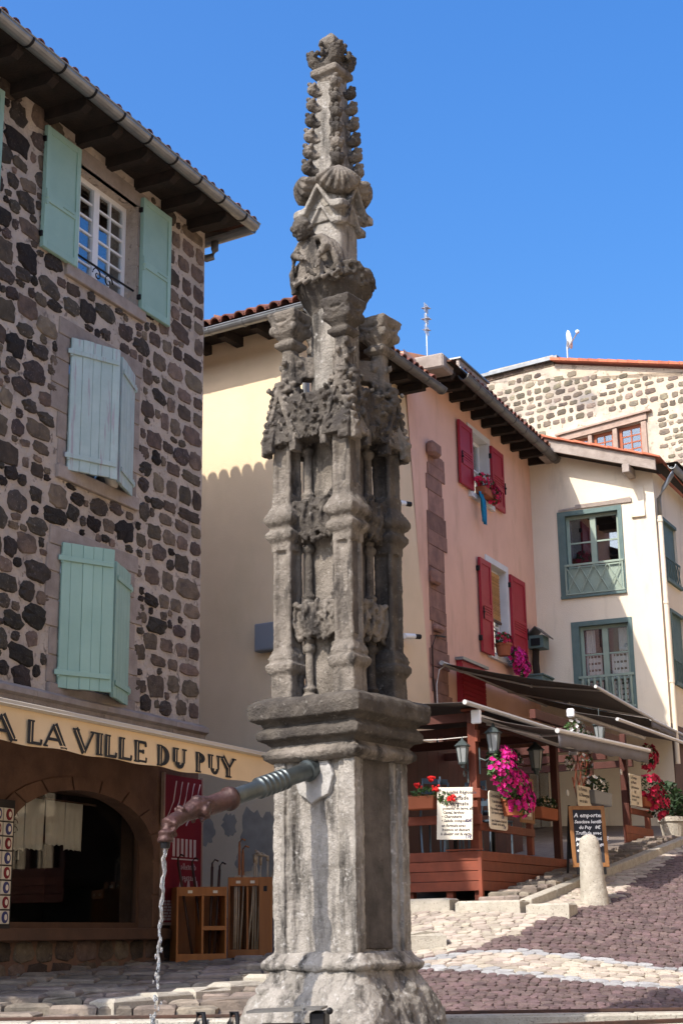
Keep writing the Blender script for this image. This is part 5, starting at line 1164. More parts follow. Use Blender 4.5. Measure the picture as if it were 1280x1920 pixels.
plant('red_petunia', 'red petunias spilling over the upper terrace rail', 'flowers', KM, [((8.75, -2.0, 4.08), (.34, .2, .24)), ((9.05, -2.0, 3.85), (.34, .2, .26))], 'crimpetal', 420, 80, 'leafdark', seed=9, fs=.06, pot=trough(8.4, 9.2, -1.98, -1.8, 3.76, 3.92))
plant('hanging_red_plant', 'dark red hanging plant beside the grey valance', 'plant', KM, [((8.2, -2.15, 4.58), (.25, .15, .22))], 'crimpetal', 160, 50, 'leafdark', seed=10, fs=.05)
plant('orange_flower_box', 'dim orange flowers in a box inside the terrace', 'flowers', KM, [((4.4, -1.68, 3.55), (.36, .12, .1))], 'stick', 200, 14, 'leafdark', seed=11, pot=trough(4.05, 4.7, -1.76, -1.6, 3.30, 3.48))
plant('potted_shrub', 'green potted shrub by the brown door', 'plant', KM, [((10.4, -1.75, 4.05), (.42, .3, .32)), ((10.9, -1.9, 3.9), (.35, .3, .25))], 'leaf', 520, 1, 'leafdark', seed=12, ls=.07, pot=roundpot(10.5, -1.8, 3.28, .26, .42, 'granite'))
plant('window_geranium', 'crimson geraniums on the upper pink house window sill', 'flowers', PM, [((2.78, -.16, 9.50), (.36, .14, .13)), ((3.15, -.18, 9.35), (.22, .12, .18))], 'crimpetal', 340, 90, seed=13, fs=.045, pot=trough(2.62, 3.3, -.22, -.04, 9.24, 9.38))
plant('window_geranium', 'pot of red and pink geraniums on the lower pink house window sill', 'flowers', PM, [((3.42, -.16, 6.72), (.26, .13, .12))], 'crimpetal', 200, 36, seed=14, fs=.045, pot=roundpot(3.40, -.16, 6.42, .15, .22))
plant('window_petunia', 'purple petunias hanging from the lower pink house window', 'flowers', PM, [((3.95, -.20, 6.48), (.32, .16, .18)), ((4.2, -.22, 6.32), (.26, .14, .16))], 'magenta', 260, 120, seed=15, fs=.05)
t = thing('towel', 'turquoise and blue towel hanging from the upper pink window sill', 'towel', (PO[0], PO[1], 0), PA)
mb = MB(); n, k = 8, 8; mb.v = [(2.52+.22*i/n*(1-.35*j/k)+.10*j/k, -.13-.03*math.sin(i*1.6+j*.3)-.02*(j > 1), 9.26-.52*j/k-.06*(i/n)*(j == k)) for j in range(k+1) for i in range(n+1)]; mb.f = [(j*(n+1)+i, j*(n+1)+i+1, (j+1)*(n+1)+i+1, (j+1)*(n+1)+i) for j in range(k) for i in range(n)]
mb.build('cloth', M['towel'], t, smooth=True).modifiers.new('s', 'SOLIDIFY').thickness = .008

# ------------------------------------------------------------------ menu boards
def menu(label, Mx, w_, h, lines, rounded=0, m='board', size=.06, edge=None):
    t = thing('menu_board', label, 'menu board', (0, 0, 0), 0, 'handwritten menu boards'); t.matrix_world = Mx
    if rounded:
        r_ = rounded; poly = [(x, z) for cx, cz, a0 in ((w_-r_, h-r_, 0), (r_, h-r_, 90), (r_, r_, 180), (w_-r_, r_, 270)) for x, z in [(cx+r_*math.cos(R(a0+22.5*k)), cz+r_*math.sin(R(a0+22.5*k))) for k in range(5)]]
        MB().prism(poly, 0, .014).build('panel', M[m], t)
    else: MB().box(0, w_, 0, .014, 0, h).build('panel', M[m], t, bevel=.003)
    for x, z, sz, s_, ink in lines: stuff(text(s_, sz, M[ink], t, wallM(x, -.0025, z), 'handwriting', shear=.15, bold=.0015))
    return t
lf = Matrix.Translation((0, 0, 0))
LF = KM @ Matrix.Translation((1.38, -1.80, 0)) @ Matrix.Rotation(R(-90), 4, 'Z')      # the terrace's left face: x outwards, facing down the street
menu('cream menu board for la truffade hung on the left rail', LF @ Matrix.Translation((-.53, -.02, 2.88)) @ Matrix.Rotation(R(2.5), 4, 'Y'), .53, .70,
     [(.07, .61, .065, 'Spécialité Régionale', 'ink'), (.08, .53, .085, 'La Truffade', 'ink'), (.10, .455, .08, 'Auvergnate', 'ink'), (.09, .40, .052, 'pommes de terre, ail,', 'ink'), (.09, .345, .052, 'Cantal, lardons', 'ink'), (.07, .29, .055, '• Charcuterie', 'ink'), (.07, .235, .055, '• Salade composée', 'ink'), (.42, .235, .062, '12€', 'inkred'), (.07, .17, .055, 'en formule avec', 'ink'), (.08, .115, .055, 'boisson et dessert', 'ink'), (.06, .06, .055, 'à choisir sur la carte', 'ink'), (.42, .015, .06, '17€', 'inkred')])
menu('rounded cream menu board under the magenta petunias', KM @ Matrix.Translation((1.74, -1.90, 3.02)), .62, .52,
     [(.05, .43, .075, "L'assiette du Pèlerin", 'ink'), (.08, .36, .06, '1 saucisse paysanne', 'ink'), (.2, .31, .06, 'ou jambon', 'ink'), (.05, .26, .055, 'Puy lentilles vertes', 'ink'), (.06, .21, .055, 'Les repas la pomme 8€', 'ink'), (.4, .16, .06, '12€', 'inkred'), (.05, .10, .055, 'avec boisson et dessert', 'ink'), (.05, .055, .055, 'à choisir sur la carte', 'ink'), (.45, .015, .06, '17€', 'inkred')], .06)
menu('small cream menu board la formule above the chalkboard', KM @ Matrix.Translation((5.17, -1.92, 3.56)), .62, .32,
     [(.05, .24, .085, 'La Formule', 'ink'), (.06, .15, .08, "de l'Auvergnat", 'ink'), (.08, .06, .07, 'avec la table', 'ink')], .04)
menu('cream menu board on the upper terrace post by the red petunias', KM @ Matrix.Translation((7.72, -1.94, 3.74)), .62, .53,
     [(.06, .45, .07, 'La Formule', 'ink'), (.06, .37, .07, 'du Pèlerin', 'ink'), (.06, .29, .06, 'plat du marcheur', 'ink'), (.2, .21, .07, '12€', 'ink'), (.06, .14, .06, 'boisson au choix', 'ink'), (.06, .08, .06, 'et dessert', 'ink'), (.3, .02, .07, '17€', 'ink')])
t = thing('picture_frame', 'oak framed picture hung on the terrace behind the petunias', 'picture'); t.matrix_world = KM @ Matrix.Translation((2.97, -1.86, 3.18))
mb = MB(); mb.box(0, .52, 0, .03, 0, .05); mb.box(0, .52, 0, .03, .60, .65); mb.box(0, .05, 0, .03, .05, .60); mb.box(.47, .52, 0, .03, .05, .6); mb.build('frame', M['oak'], t, bevel=.004); MB().box(.05, .47, .012, .025, .05, .6).build('print', M['mullion'], t); MB().box(.12, .40, .008, .0125, .1, .42).build('mount', M['linen'], t)
# chalkboard on the stair
t = thing('chalkboard', 'oak framed a-frame chalkboard standing on the stair behind the bollard', 'chalkboard'); t.matrix_world = Matrix.Translation((2.457, 16.83, 2.2355)) @ Matrix.Rotation(R(6), 4, 'Z') @ Matrix.Diagonal((KF, KF, KF, 1))
tilt = Matrix.Rotation(R(-7), 4, 'X'); w_, h = .52, .96
fr_ = thing('x', 'x', 'x'); bpy.data.objects.remove(fr_)
mb = MB(); mb.box(0, .055, 0, .03, .1, h, tilt); mb.box(w_-.055, w_, 0, .03, .1, h, tilt); mb.box(.055, w_-.055, 0, .03, h-.055, h, tilt); mb.box(.055, w_-.055, 0, .03, .1, .16, tilt); mb.build('frame', M['oak'], t, bevel=.004)
for x in (.05, w_-.09): MB().box(x, x+.04, .005, .03, 0, .1, tilt).build('leg', M['iron'], t)
sb = MB().box(.055, w_-.055, .010, .022, .16, h-.055, tilt).build('slate', M['slate'], t)
MB().box(.0, .03, .35, .38, -.0, .98, Matrix.Rotation(R(14), 4, 'X')).build('back_leg', M['iron'], t) if False else None
mb = MB(); bk = Matrix.Translation((0, .13, h)) @ Matrix.Rotation(R(16), 4, 'X'); mb.box(.0, .03, 0, .025, -h+.0, 0, bk); mb.box(w_-.03, w_, 0, .025, -h, 0, bk); mb.box(.03, w_-.03, .004, .02, -h+.2, -.02, bk); mb.build('back_board', M['iron'], t)
for k, (z, sz, s_) in enumerate(((.80, .085, 'A emporter'), (.715, .066, 'Saucisse lentilles'), (.635, .066, '   du Puy   8€'), (.555, .068, 'Truffade avec'), (.475, .066, 'jambon braisé 8€'), (.395, .066, 'Menu campagne'), (.315, .066, 'et fromage'))):
    stuff(text(s_, sz, M['chalk'], t, tilt @ wallM(.07, .0075, z), 'handwriting', shear=.2, bold=.002))
# bollard
t = tag(put('stone_bollard', carve(MB().lathe([(.20, -.25), (.185, 0), (.165, .25), (.145, .62), (.13, .76), (.10, .83), (.05, .865), (.001, .87)], 20), .02, ((.15, .02), (.04, .012)), 1, 'bollard'), M['granite'], loc=(2.565, 16.2, 1.925)), 'rounded granite bollard standing in front of the chalkboard', 'bollard')
t.rotation_euler = (0, R(-2.5), 0); t.scale = (.80, .80, .80)
# ------------------------------------------------------------------ the gothic fountain
TH = 34.0
fo = thing('fountain', 'weathered gothic stone fountain column with carved pinnacles and crocketed spire', 'fountain', (-.028, 10.0, 0), R(-TH))
FS, FD, FL = M['fstone'], M['fstone_dark'], M['fstone_pale']
def part(name, mb, m=FS, parent=fo, vox=.012, disp=((.11, .018), (.035, .010)), smooth=2, me=None):
    return put(name, carve(mb, vox, disp, smooth, name), m, parent)
rnd = random.Random(11)

# flared rough base
mb = MB(); mb.sq([(.56, .55), (.545, 1.05), (.50, 1.20), (.44, 1.30), (.385, 1.38), (.37, 1.43)], ch=.16)
for k in range(40):
    a = rnd.uniform(0, 2*math.pi); z = rnd.uniform(1.0, 1.3); r = .5-(z-1.0)*.35
    x, y = max(-r, min(r, 1.35*r*math.cos(a))), max(-r, min(r, 1.35*r*math.sin(a))); mb.ball((x, y, z), (rnd.uniform(.04, .09), rnd.uniform(.04, .09), rnd.uniform(.03, .07)), 8, 6)
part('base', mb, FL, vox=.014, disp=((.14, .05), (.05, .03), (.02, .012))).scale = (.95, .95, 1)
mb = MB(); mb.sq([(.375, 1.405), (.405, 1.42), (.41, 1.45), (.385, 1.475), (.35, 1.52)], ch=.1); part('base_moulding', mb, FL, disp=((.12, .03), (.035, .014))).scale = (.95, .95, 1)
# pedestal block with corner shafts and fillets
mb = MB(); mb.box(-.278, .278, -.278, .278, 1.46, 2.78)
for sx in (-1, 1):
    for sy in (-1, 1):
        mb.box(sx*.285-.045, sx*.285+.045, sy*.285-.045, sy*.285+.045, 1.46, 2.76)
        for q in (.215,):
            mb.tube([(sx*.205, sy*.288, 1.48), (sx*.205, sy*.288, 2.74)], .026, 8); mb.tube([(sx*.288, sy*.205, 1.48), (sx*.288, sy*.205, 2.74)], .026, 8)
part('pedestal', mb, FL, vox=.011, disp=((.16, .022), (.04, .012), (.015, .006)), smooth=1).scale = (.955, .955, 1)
# added dark plate painting crust and shade onto the pedestal's right face
mb = MB(); mb.box(.26, .286, -.175, .175, 1.53, 2.71); part('pedestal_shade_plate', mb, M['fstone_crust_shade'], vox=.011, disp=((.16, .01), (.04, .008)), smooth=1).scale = (.955, .955, 1)
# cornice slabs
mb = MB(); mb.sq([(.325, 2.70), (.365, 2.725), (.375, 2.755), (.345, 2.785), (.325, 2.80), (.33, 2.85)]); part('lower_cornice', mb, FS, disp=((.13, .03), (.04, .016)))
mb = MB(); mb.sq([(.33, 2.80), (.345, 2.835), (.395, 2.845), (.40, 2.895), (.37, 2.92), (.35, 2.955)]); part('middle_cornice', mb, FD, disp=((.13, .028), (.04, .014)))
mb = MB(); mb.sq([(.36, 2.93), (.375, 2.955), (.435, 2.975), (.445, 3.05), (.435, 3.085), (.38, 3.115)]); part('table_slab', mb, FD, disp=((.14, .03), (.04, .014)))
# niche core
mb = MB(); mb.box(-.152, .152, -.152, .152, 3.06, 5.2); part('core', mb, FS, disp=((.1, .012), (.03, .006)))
mb = MB(); mb.box(.13, .160, -.15, .15, 3.08, 5.0); part('niche_shade_plate', mb, M['fstone_crust_shade'], disp=((.1, .008), (.03, .006)))  # added dark plate, shade of the right-hand niche put into its colour
# corner piers
H = .246
def pier(cx, cy):
    mb = MB()
    mb.sq([(.084, 3.08), (.082, 3.28), (.075, 3.30)], cx, cy)
    mb.sq([(.075, 3.27), (.103, 3.30), (.110, 3.345), (.088, 3.36), (.096, 3.385), (.088, 3.41), (.07, 3.45)], cx, cy)
    mb.box(cx-.050, cx+.050, cy-.050, cy+.050, 3.4, 5.05)
    for sx in (-1, 1):
        for sy in (-1, 1): mb.box(cx+sx*.056-.016, cx+sx*.056+.016, cy+sy*.056-.016, cy+sy*.056+.016, 3.44, 5.05)
    mb.box(cx-.078, cx+.078, cy-.078, cy+.078, 4.12, 4.24)
    mb.sq([(.075, 4.17), (.104, 4.205), (.112, 4.24), (.088, 4.265), (.08, 4.30)], cx, cy)
    mb.sq([(.082, 4.28), (.112, 4.305), (.122, 4.335), (.116, 4.36), (.09, 4.41), (.075, 4.44)], cx, cy)
    mb.box(cx-.074, cx+.074, cy-.074, cy+.074, 4.44, 4.52)
    return mb
for i, (sx, sy) in enumerate(((1, -1), (-1, -1), (1, 1), (-1, 1))):
    part('corner_pier', pier(sx*H, sy*H), FD if i == 2 else FS, vox=.010, disp=((.12, .016), (.035, .009), (.014, .004)))  # right pier in darker stone to deepen its shaded side
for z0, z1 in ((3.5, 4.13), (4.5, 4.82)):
    mb = MB(); mb.box(H+.03, H+.056, -H-.036, -H+.036, z0, z1); part('pier_shade_plate', mb, M['fstone_crust_shade'], vox=.007, disp=((.05, .004),), smooth=1)  # added dark plates painting shade on the front pier's right side
# colonnettes in the niches
def colonnette(cx, cy, z0, z1):
    mb = MB(); L = z1-z0
    mb.lathe([(.055, z0), (.055, z0+.04), (.035, z0+.06), (.05, z0+.085), (.03, z0+.11), (.028, z1-.14), (.045, z1-.12), (.048, z1-.09), (.03, z1-.075), (.04, z1-.045), (.02, z1-.02), (.008, z1+.02)], 10, Matrix.Translation((cx, cy, 0)))
    return mb
for fx, fy in ((0, -1), (1, 0)):
    for sgn in (-1, 1):
        cx, cy = (sgn*.115, -.18) if fy else (.18, sgn*.115)
        for z0, z1 in ((3.10, 3.56), (3.72, 4.24), (4.43, 4.93)): part('colonnette', colonnette(cx, cy, z0, z1), FD if rnd.random() < .5 else FS, vox=.008, disp=((.03, .005),), smooth=1)
# carved leaf consoles (lower) and leaf friezes (middle)
def leafblock(x0, x1, z0, z1, y, seed, n=64):
    rr = random.Random(seed); mb = MB(); mb.prism([(x0, z1), (x0, z0+.07), (x0+.1, z0+.02), ((x0+x1)/2, z0+.06), (x1-.1, z0+.01), (x1, z0+.07), (x1, z1)], y+.008, -.15)
    for k in range(n):
        x, z = rr.uniform(x0+.01, x1-.01), rr.uniform(z0, z1); t = (z-z0)/(z1-z0); yy = y+.03*(1-t)+rr.uniform(-.012, .015)
        mb.ball((x, yy, z), (rr.uniform(.012, .026), rr.uniform(.014, .03), rr.uniform(.014, .035)), 7, 5)
    for k in range(5):
        x = x0+(x1-x0)*(k+.5)/5; mb.tube([(x, y+.03, z0+.0), (x+rr.uniform(-.03, .03), y-.012, z0+(z1-z0)*.5), (x+rr.uniform(-.02, .02), y+.0, z1)], .014, 6)
    return mb
rotX = Matrix.Rotation(R(90), 4, 'Z')
for face in range(2):
    for (x0, x1, z0, z1, y, nm) in ((-.20, .20, 3.50, 3.75, -.265, 'leaf_console'), (-.20, .20, 4.18, 4.46, -.285, 'leaf_frieze')):
        o = part(nm, leafblock(x0, x1, z0, z1, y, 20+face+int(z0*10)), FS if nm == 'leaf_console' else FD, vox=.008, disp=((.03, .02), (.012, .008)), smooth=1)
        if face: o.matrix_local = rotX
# pierced canopy band with gablets
def canopy(seed):
    rr = random.Random(seed); mb = MB(); y = -.335
    n = 10; low = [(-.30+.6*i/n, 4.84+.05*math.sin(math.pi*i/n)+.012*(-1)**i) for i in range(n+1)]
    mb.prism(low+[(.30, 5.20), (-.30, 5.20)], y, -.10)
    for k in range(70):
        x, z = rr.uniform(-.3, .3), rr.uniform(4.86, 5.22); mb.ball((x, y+rr.uniform(-.02, .012), z), (rr.uniform(.012, .024), rr.uniform(.014, .028), rr.uniform(.012, .026)), 7, 5)
    for c in (-.12, .0, .12): mb.tube([(c-.05, y-.012, 4.87), (c, y-.02, 4.99), (c+.05, y-.012, 4.87)], .009, 5)
    return mb
for k in range(4):
    o = part('canopy_frieze', canopy(40+k), FD, vox=.008, disp=((.035, .03), (.014, .014)), smooth=1); o.matrix_local = Matrix.Rotation(R(90*k), 4, 'Z')
def gablet(seed):
    """one crocketed gablet on the pier's outer face"""
    rr = random.Random(seed); mb = MB(); cx, cy = H, -H-.075
    mb.prism([(cx-.12, 4.86), (cx+.12, 4.86), (cx+.03, 5.28), (cx-.03, 5.28)], cy+.012, cy+.2)
    for sgn in (-1, 1):
        mb.prism([(cx+sgn*.145, 4.80), (cx+sgn*.145, 4.88), (cx+sgn*.02, 5.25), (cx, 5.30), (cx, 5.20), (cx+sgn*.09, 4.93), (cx+sgn*.10, 4.80)], cy-.035, cy+.05)
        mb.prism([(cx+sgn*.085, 4.88), (cx, 5.06), (cx, 5.035), (cx+sgn*.065, 4.88)], cy-.02, cy+.05)
        mb.prism([(cx+sgn*.055, 4.88), (cx, 5.0), (cx, 4.98), (cx+sgn*.04, 4.88)], cy-.008, cy+.05)
        for k in range(7):
            t = (k+.5)/7; x, z = cx+sgn*(.15-.14*t), 4.88+.40*t; mb.ball((x+sgn*.002, cy-.005+rr.uniform(-.015, .02), z), (rr.uniform(.016, .028), .028, rr.uniform(.016, .026)), 7, 5)
        for k in range(14): mb.ball((cx+sgn*rr.uniform(.03, .11), cy+rr.uniform(.0, .03), rr.uniform(5.05, 5.3)), rr.uniform(.014, .024), 7, 5)
    mb.box(cx-.08, cx+.08, cy+.02, cy+.16, 4.86, 5.18)
    mb.ball((cx, cy, 5.30), (.05, .04, .03), 8, 6)
    return mb
ga = [carve(gablet(60+k), .008, ((.035, .018), (.014, .008)), 1, 'gablet') for k in range(2)]
for i in range(4):
    for j, mir in enumerate((1, -1)):
        # second gablet of the corner sits on the neighbouring face: mirror across the corner diagonal
        Mx = Matrix.Rotation(R(90*i), 4, 'Z')
        if mir < 0: Mx = Mx @ Matrix(((0, -1, 0, 0), (-1, 0, 0, 0), (0, 0, 1, 0), (0, 0, 0, 1)))
        put('gablet', ga[j], FD if (i+j) % 2 else FS, fo, Mx=Mx)
# pinnacles with crockets and table-like capitals
def bud(mb, c, d, s):
    """curled leaf crocket growing from c in direction d"""
    c, d = Vector(c), Vector(d).normalized(); up = Vector((0, 0, 1)); sd = d.cross(up)
    mb.tube([c-d*.03, c+d*s*.25-up*s*.2, c+d*s*.6], [s*.6, s*.48, s*.5], 7)
    mb.ball(c+d*s*.68+up*s*.05, s*.66, 8, 6)
    for k in (-1, 0, 1): mb.ball(c+d*s*(1.05 if k == 0 else .6)+sd*k*s*.52+up*s*(.5 if k else .6), s*.30, 7, 5)
def capital(mb, cx, cy, z, h=.108):
    mb.sq([(.055, z-.07), (.082, z-.045), (.085, z-.02), (.058, z)], cx, cy)
    mb.sq([(.052, z-.01), (.07, z+.015), (.102, z+.05), (.110, z+.09), (.095, z+.125)], cx, cy, ch=.16)
    mb.sq([(.090, z+.13), (h+.004, z+.15), (h+.012, z+.195), (h, z+.21), (.04, z+.225)], cx, cy)
    for sx in (-1, 1):
        for sy in (-1, 1): mb.ball((cx+sx*.088, cy+sy*.088, z+.075), (.030, .030, .036), 8, 6)
    for sx, sy in ((0, -1), (1, 0), (0, 1), (-1, 0)): mb.tube([(cx+sx*.100-sy*.09, cy+sy*.100+sx*.09, z+.135), (cx+sx*.112, cy+sy*.112, z+.095), (cx+sx*.100+sy*.09, cy+sy*.100-sx*.09, z+.135)], .012, 6)
for i, (sx, sy) in enumerate(((1, -1), (-1, -1), (1, 1), (-1, 1))):
    cx, cy = sx*(H-.02), sy*(H-.02); mb = MB(); mb.sq([(.062, 5.02), (.058, 5.3), (.048, 5.62)], cx, cy, ch=.3)
    for z in (5.33, 5.46):
        for dx, dy in ((0, -1), (1, 0), (0, 1), (-1, 0)): bud(mb, (cx+dx*.055, cy+dy*.055, z), (dx, dy, .1), .034)
        if i == 0:
            for dx, dy in ((1, -1),): bud(mb, (cx+.05, cy-.05, z+.06), (dx, dy, .1), .034)
    # connector to the middle shaft
    d = Vector((-sx, -sy, 0)).normalized(); Mx = Matrix.Translation((cx, cy, 0)) @ Matrix.Rotation(math.atan2(d.y, d.x), 4, 'Z'); mb.box(.0, .22, -.05, .05, 5.37, 5.53, Mx)
    part('pinnacle', mb, FS, vox=.009, disp=((.05, .012), (.016, .006)), smooth=1)
    mb = MB(); capital(mb, cx, cy, 5.645); part('pinnacle_capital', mb, FS if i else FD, vox=.008, disp=((.06, .006), (.02, .004)), smooth=1)
# middle shaft
mb = MB(); mb.lathe([(.175, 4.9), (.172, 5.4), (.168, 5.98)], 16); part('shaft', mb, FL, disp=((.1, .010), (.03, .006)))
# cloud corbel under the angel
mb = MB(); mb.lathe([(.165, 5.84), (.185, 5.90), (.235, 5.98), (.275, 6.05), (.27, 6.10), (.16, 6.16)], 12, ph=.26)
part('angel_corbel', mb, FD, disp=((.08, .03), (.03, .012)))
mb = MB()
for k in range(26):
    a = -math.pi*.95+k*(math.pi*1.25)/25; r = .255+.02*math.sin(k*2.1); p = Vector((r*math.cos(a), r*math.sin(a), 6.10+.035*math.sin(k*1.3)))
    d = Vector((-math.sin(a), math.cos(a), 0)); q = [p+d*.07*math.cos(t*.8)*(1-.07*t)+Vector((0, 0, .06*math.sin(t*.8)*(1-.07*t))) for t in range(8)]
    mb.tube(q, [.026-.0016*t for t in range(8)], 7)
part('drapery_swirls', mb, FD, vox=.008, disp=((.04, .014), (.014, .006)), smooth=2)
# upper shaft behind the angel
mb = MB(); mb.sq([(.135, 6.05), (.132, 6.72)], ch=.22); part('upper_shaft', mb, FL, disp=((.1, .010), (.03, .006)))
# angel holding the folds of its mantle (faces local -y)
mb = MB(); P = lambda x, o, z: (x, -o, z)
mb.ball(P(0, .15, 6.21), (.18, .125, .215), 16, 12); mb.ball(P(-.01, .18, 6.25), (.13, .08, .15), 14, 10); mb.ball(P(.0, .18, 6.10), (.16, .09, .11), 14, 10)
mb.tube([P(-.02, .27, 6.36), P(-.10, .275, 6.345), P(-.165, .26, 6.27), P(-.195, .245, 6.15), P(-.185, .23, 6.0)], [.026, .028, .026, .025, .022], 8)
mb.tube([P(.0, .275, 6.365), P(.08, .275, 6.36), P(.145, .26, 6.29), P(.185, .245, 6.17), P(.205, .22, 6.06)], [.026, .03, .028, .026, .022], 8)
mb.tube([P(-.12, .2, 6.31), P(-.18, .19, 6.22), P(-.185, .18, 6.05)], [.03, .035, .03], 7)
for k in range(9):
    x1 = -.12+.03*k; mb.tube([P(-.02+.012*(k-4), .285, 6.34), P(-.02+.5*(x1+.02), .292, 6.24), P(x1, .275, 6.08)], [.010, .015, .012], 6)
mb.tube([P(.09, .25, 6.35), P(.135, .30, 6.26), P(.10, .32, 6.21)], [.038, .036, .030], 8); mb.tube([P(.10, .32, 6.21), P(.085, .335, 6.175)], [.02, .018], 7)
mb.ball(P(.08, .338, 6.155), (.020, .013, .024), 8, 6)
for k, (dx, ln) in enumerate(((-.017, .042), (-.006, .05), (.006, .047), (.017, .038))): mb.tube([P(.08+dx, .338, 6.145), P(.08+dx*1.2, .345, 6.145-ln*.55), P(.08+dx*1.3, .338, 6.145-ln)], .0065, 6)
mb.tube([P(.096, .335, 6.165), P(.106, .342, 6.145)], .007, 6)
mb.tube([P(-.09, .25, 6.34), P(-.135, .30, 6.25), P(-.06, .325, 6.22)], [.036, .034, .026], 8); mb.ball(P(-.045, .33, 6.21), (.022, .014, .02), 8, 6)
for k in range(4): mb.tube([P(-.04+.006*k, .335, 6.22-.011*k), P(-.005+.004*k, .34, 6.212-.012*k)], .0065, 6)
for k in range(5): mb.tube([P(-.16+.08*k, .27, 6.07), P(-.13+.08*k, .30, 6.03), P(-.10+.08*k, .27, 6.07), P(-.12+.08*k, .25, 6.10)], .02, 7)
mb.tube([P(-.03, .24, 6.33), P(-.045, .29, 6.40)], .034, 8)
ang_ = part('angel', mb, FS, vox=.0065, disp=((.05, .008), (.014, .004)), smooth=2)
mb = MB(); hc = Vector((-.055, -.325, 6.43)); hd = Matrix.Translation(hc) @ Euler((R(24), 0, R(-12))).to_matrix().to_4x4()
mb.ball((0, 0, 0), (.060, .066, .080), 14, 10, hd); mb.ball((0, .016, .018), (.072, .070, .078), 14, 10, hd)
mb.tube([(0, -.062, .018), (0, -.082, -.012)], [.008, .013], 6, hd); mb.tube([(-.034, -.056, .022), (.034, -.056, .022)], .012, 6, hd); mb.tube([(-.02, -.062, -.036), (.02, -.062, -.036)], .007, 6, hd); mb.ball((0, -.05, -.062), (.024, .02, .018), 8, 6, hd)
for s_ in (-1, 1):
    mb.ball((s_*.024, -.060, .006), .010, 8, 6, hd)
    for k in range(5): mb.ball((s_*(.066+.008*math.sin(k*2)), -.005+.014*k, .03-.036*k), .026, 8, 6, hd)
put('angel_head', carve(mb, .0055, ((.02, .006),), 1, 'head'), FD, ang_)
# gabled hood over the angel
for k in range(4):
    mb = MB()
    for h_, o0, o1, zb, zp, th in ((.205, .12, .215, 6.60, 6.80, .055), (.165, .10, .175, 6.50, 6.66, .045)):
        pts = [(-h_, zb), (-h_*.55, zb+.012), (-h_*.25, zb+(zp-zb)*.55), (0, zp), (h_*.25, zb+(zp-zb)*.55), (h_*.55, zb+.012), (h_, zb)]
        for i in range(6): (xa, za), (xb, zb_) = pts[i], pts[i+1]; mb.prism([(xa, za), (xb, zb_), (xb, zb_+th), (xa, za+th)], -o1, -o0)
    mb.prism([(-.14, 6.55), (.14, 6.55), (.13, 6.72), (0, 6.82), (-.13, 6.72)], -.15, -.08)
    o = part('hood_gable', mb, FL, vox=.008, disp=((.08, .008), (.025, .005)), smooth=1); o.matrix_local = Matrix.Rotation(R(90*k), 4, 'Z')
# scallop shells on the corners
def shell():
    mb = MB(); n = 48; k = 7; rows = []
    for j in range(k+1):
        t = j/k; row = []
        for i in range(n+1):
            a = R(-62+124*i/n); rib = (.5+.5*math.cos(i/n*2*math.pi*8+math.pi))**.7; rad = .010+.195*t*(1+.05*rib*t)*(1-.10*abs(2*i/n-1)**2)
            row.append((rad*math.sin(a), -.025-.085*math.sin(math.pi*min(t*.74+.14, 1))*(1-.55*abs(2*i/n-1)**2)-.016*rib*t**.7, .125-rad*math.cos(a)))
        rows.append(row)
    back = [[(x, .03, z) for x, y, z in r] for r in rows]
    v = [q for r in rows for q in r]+[q for r in back for q in r]; N = n+1; B = (k+1)*N
    f = [(j*N+i, j*N+i+1, (j+1)*N+i+1, (j+1)*N+i) for j in range(k) for i in range(n)]+[(B+j*N+i, B+(j+1)*N+i, B+(j+1)*N+i+1, B+j*N+i+1) for j in range(k) for i in range(n)]
    f += [(k*N+i, k*N+i+1, B+k*N+i+1, B+k*N+i) for i in range(n)]+[(i, B+i, B+i+1, i+1) for i in range(n)]+[(j*N, (j+1)*N, B+(j+1)*N, B+j*N) for j in range(k)]+[(j*N+n, B+j*N+n, B+(j+1)*N+n, (j+1)*N+n) for j in range(k)]
    mb.add(v, f); return mb
sm_ = carve(shell(), .006, ((.03, .005),), 1, 'shell')
for k in range(4): put('scallop_shell', sm_, FS, fo, Mx=Matrix.Rotation(R(45+90*k), 4, 'Z') @ Matrix.Translation((0, -.175, 6.83)))
# spire with crockets
mb = MB(); mb.sq([(.16, 6.66), (.135, 6.80), (.108, 6.95), (.074, 7.80)], ch=.30)
for k in range(4):
    a = R(45+90*k); mb.tube([(.155*math.cos(a), .155*math.sin(a), 6.85), (.096*math.cos(a), .096*math.sin(a), 7.78)], .015, 6)
part('spire', mb, FL, vox=.010, disp=((.1, .010), (.03, .006)), smooth=1)
cm = [carve((lambda q: (bud(q, (0, .0, 0), (0, -1, .35), .080), q)[1])(MB()), .006, ((.025, .012+.004*k), (.011, .005)), 1, 'crocket') for k in range(3)]
for j, z in enumerate((7.00, 7.13, 7.26, 7.39, 7.52, 7.65)):
    r = (.108-(z-6.95)*.040)*1.30
    for k in range(4):
        put('crocket', cm[(j+k) % 3], FS if (j+k) % 3 else FD, fo, Mx=Matrix.Rotation(R(45+90*k), 4, 'Z') @ Matrix.Translation((0, -r+.005, z)) @ Matrix.Diagonal((1.0-.03*j,)*3+(1,)))
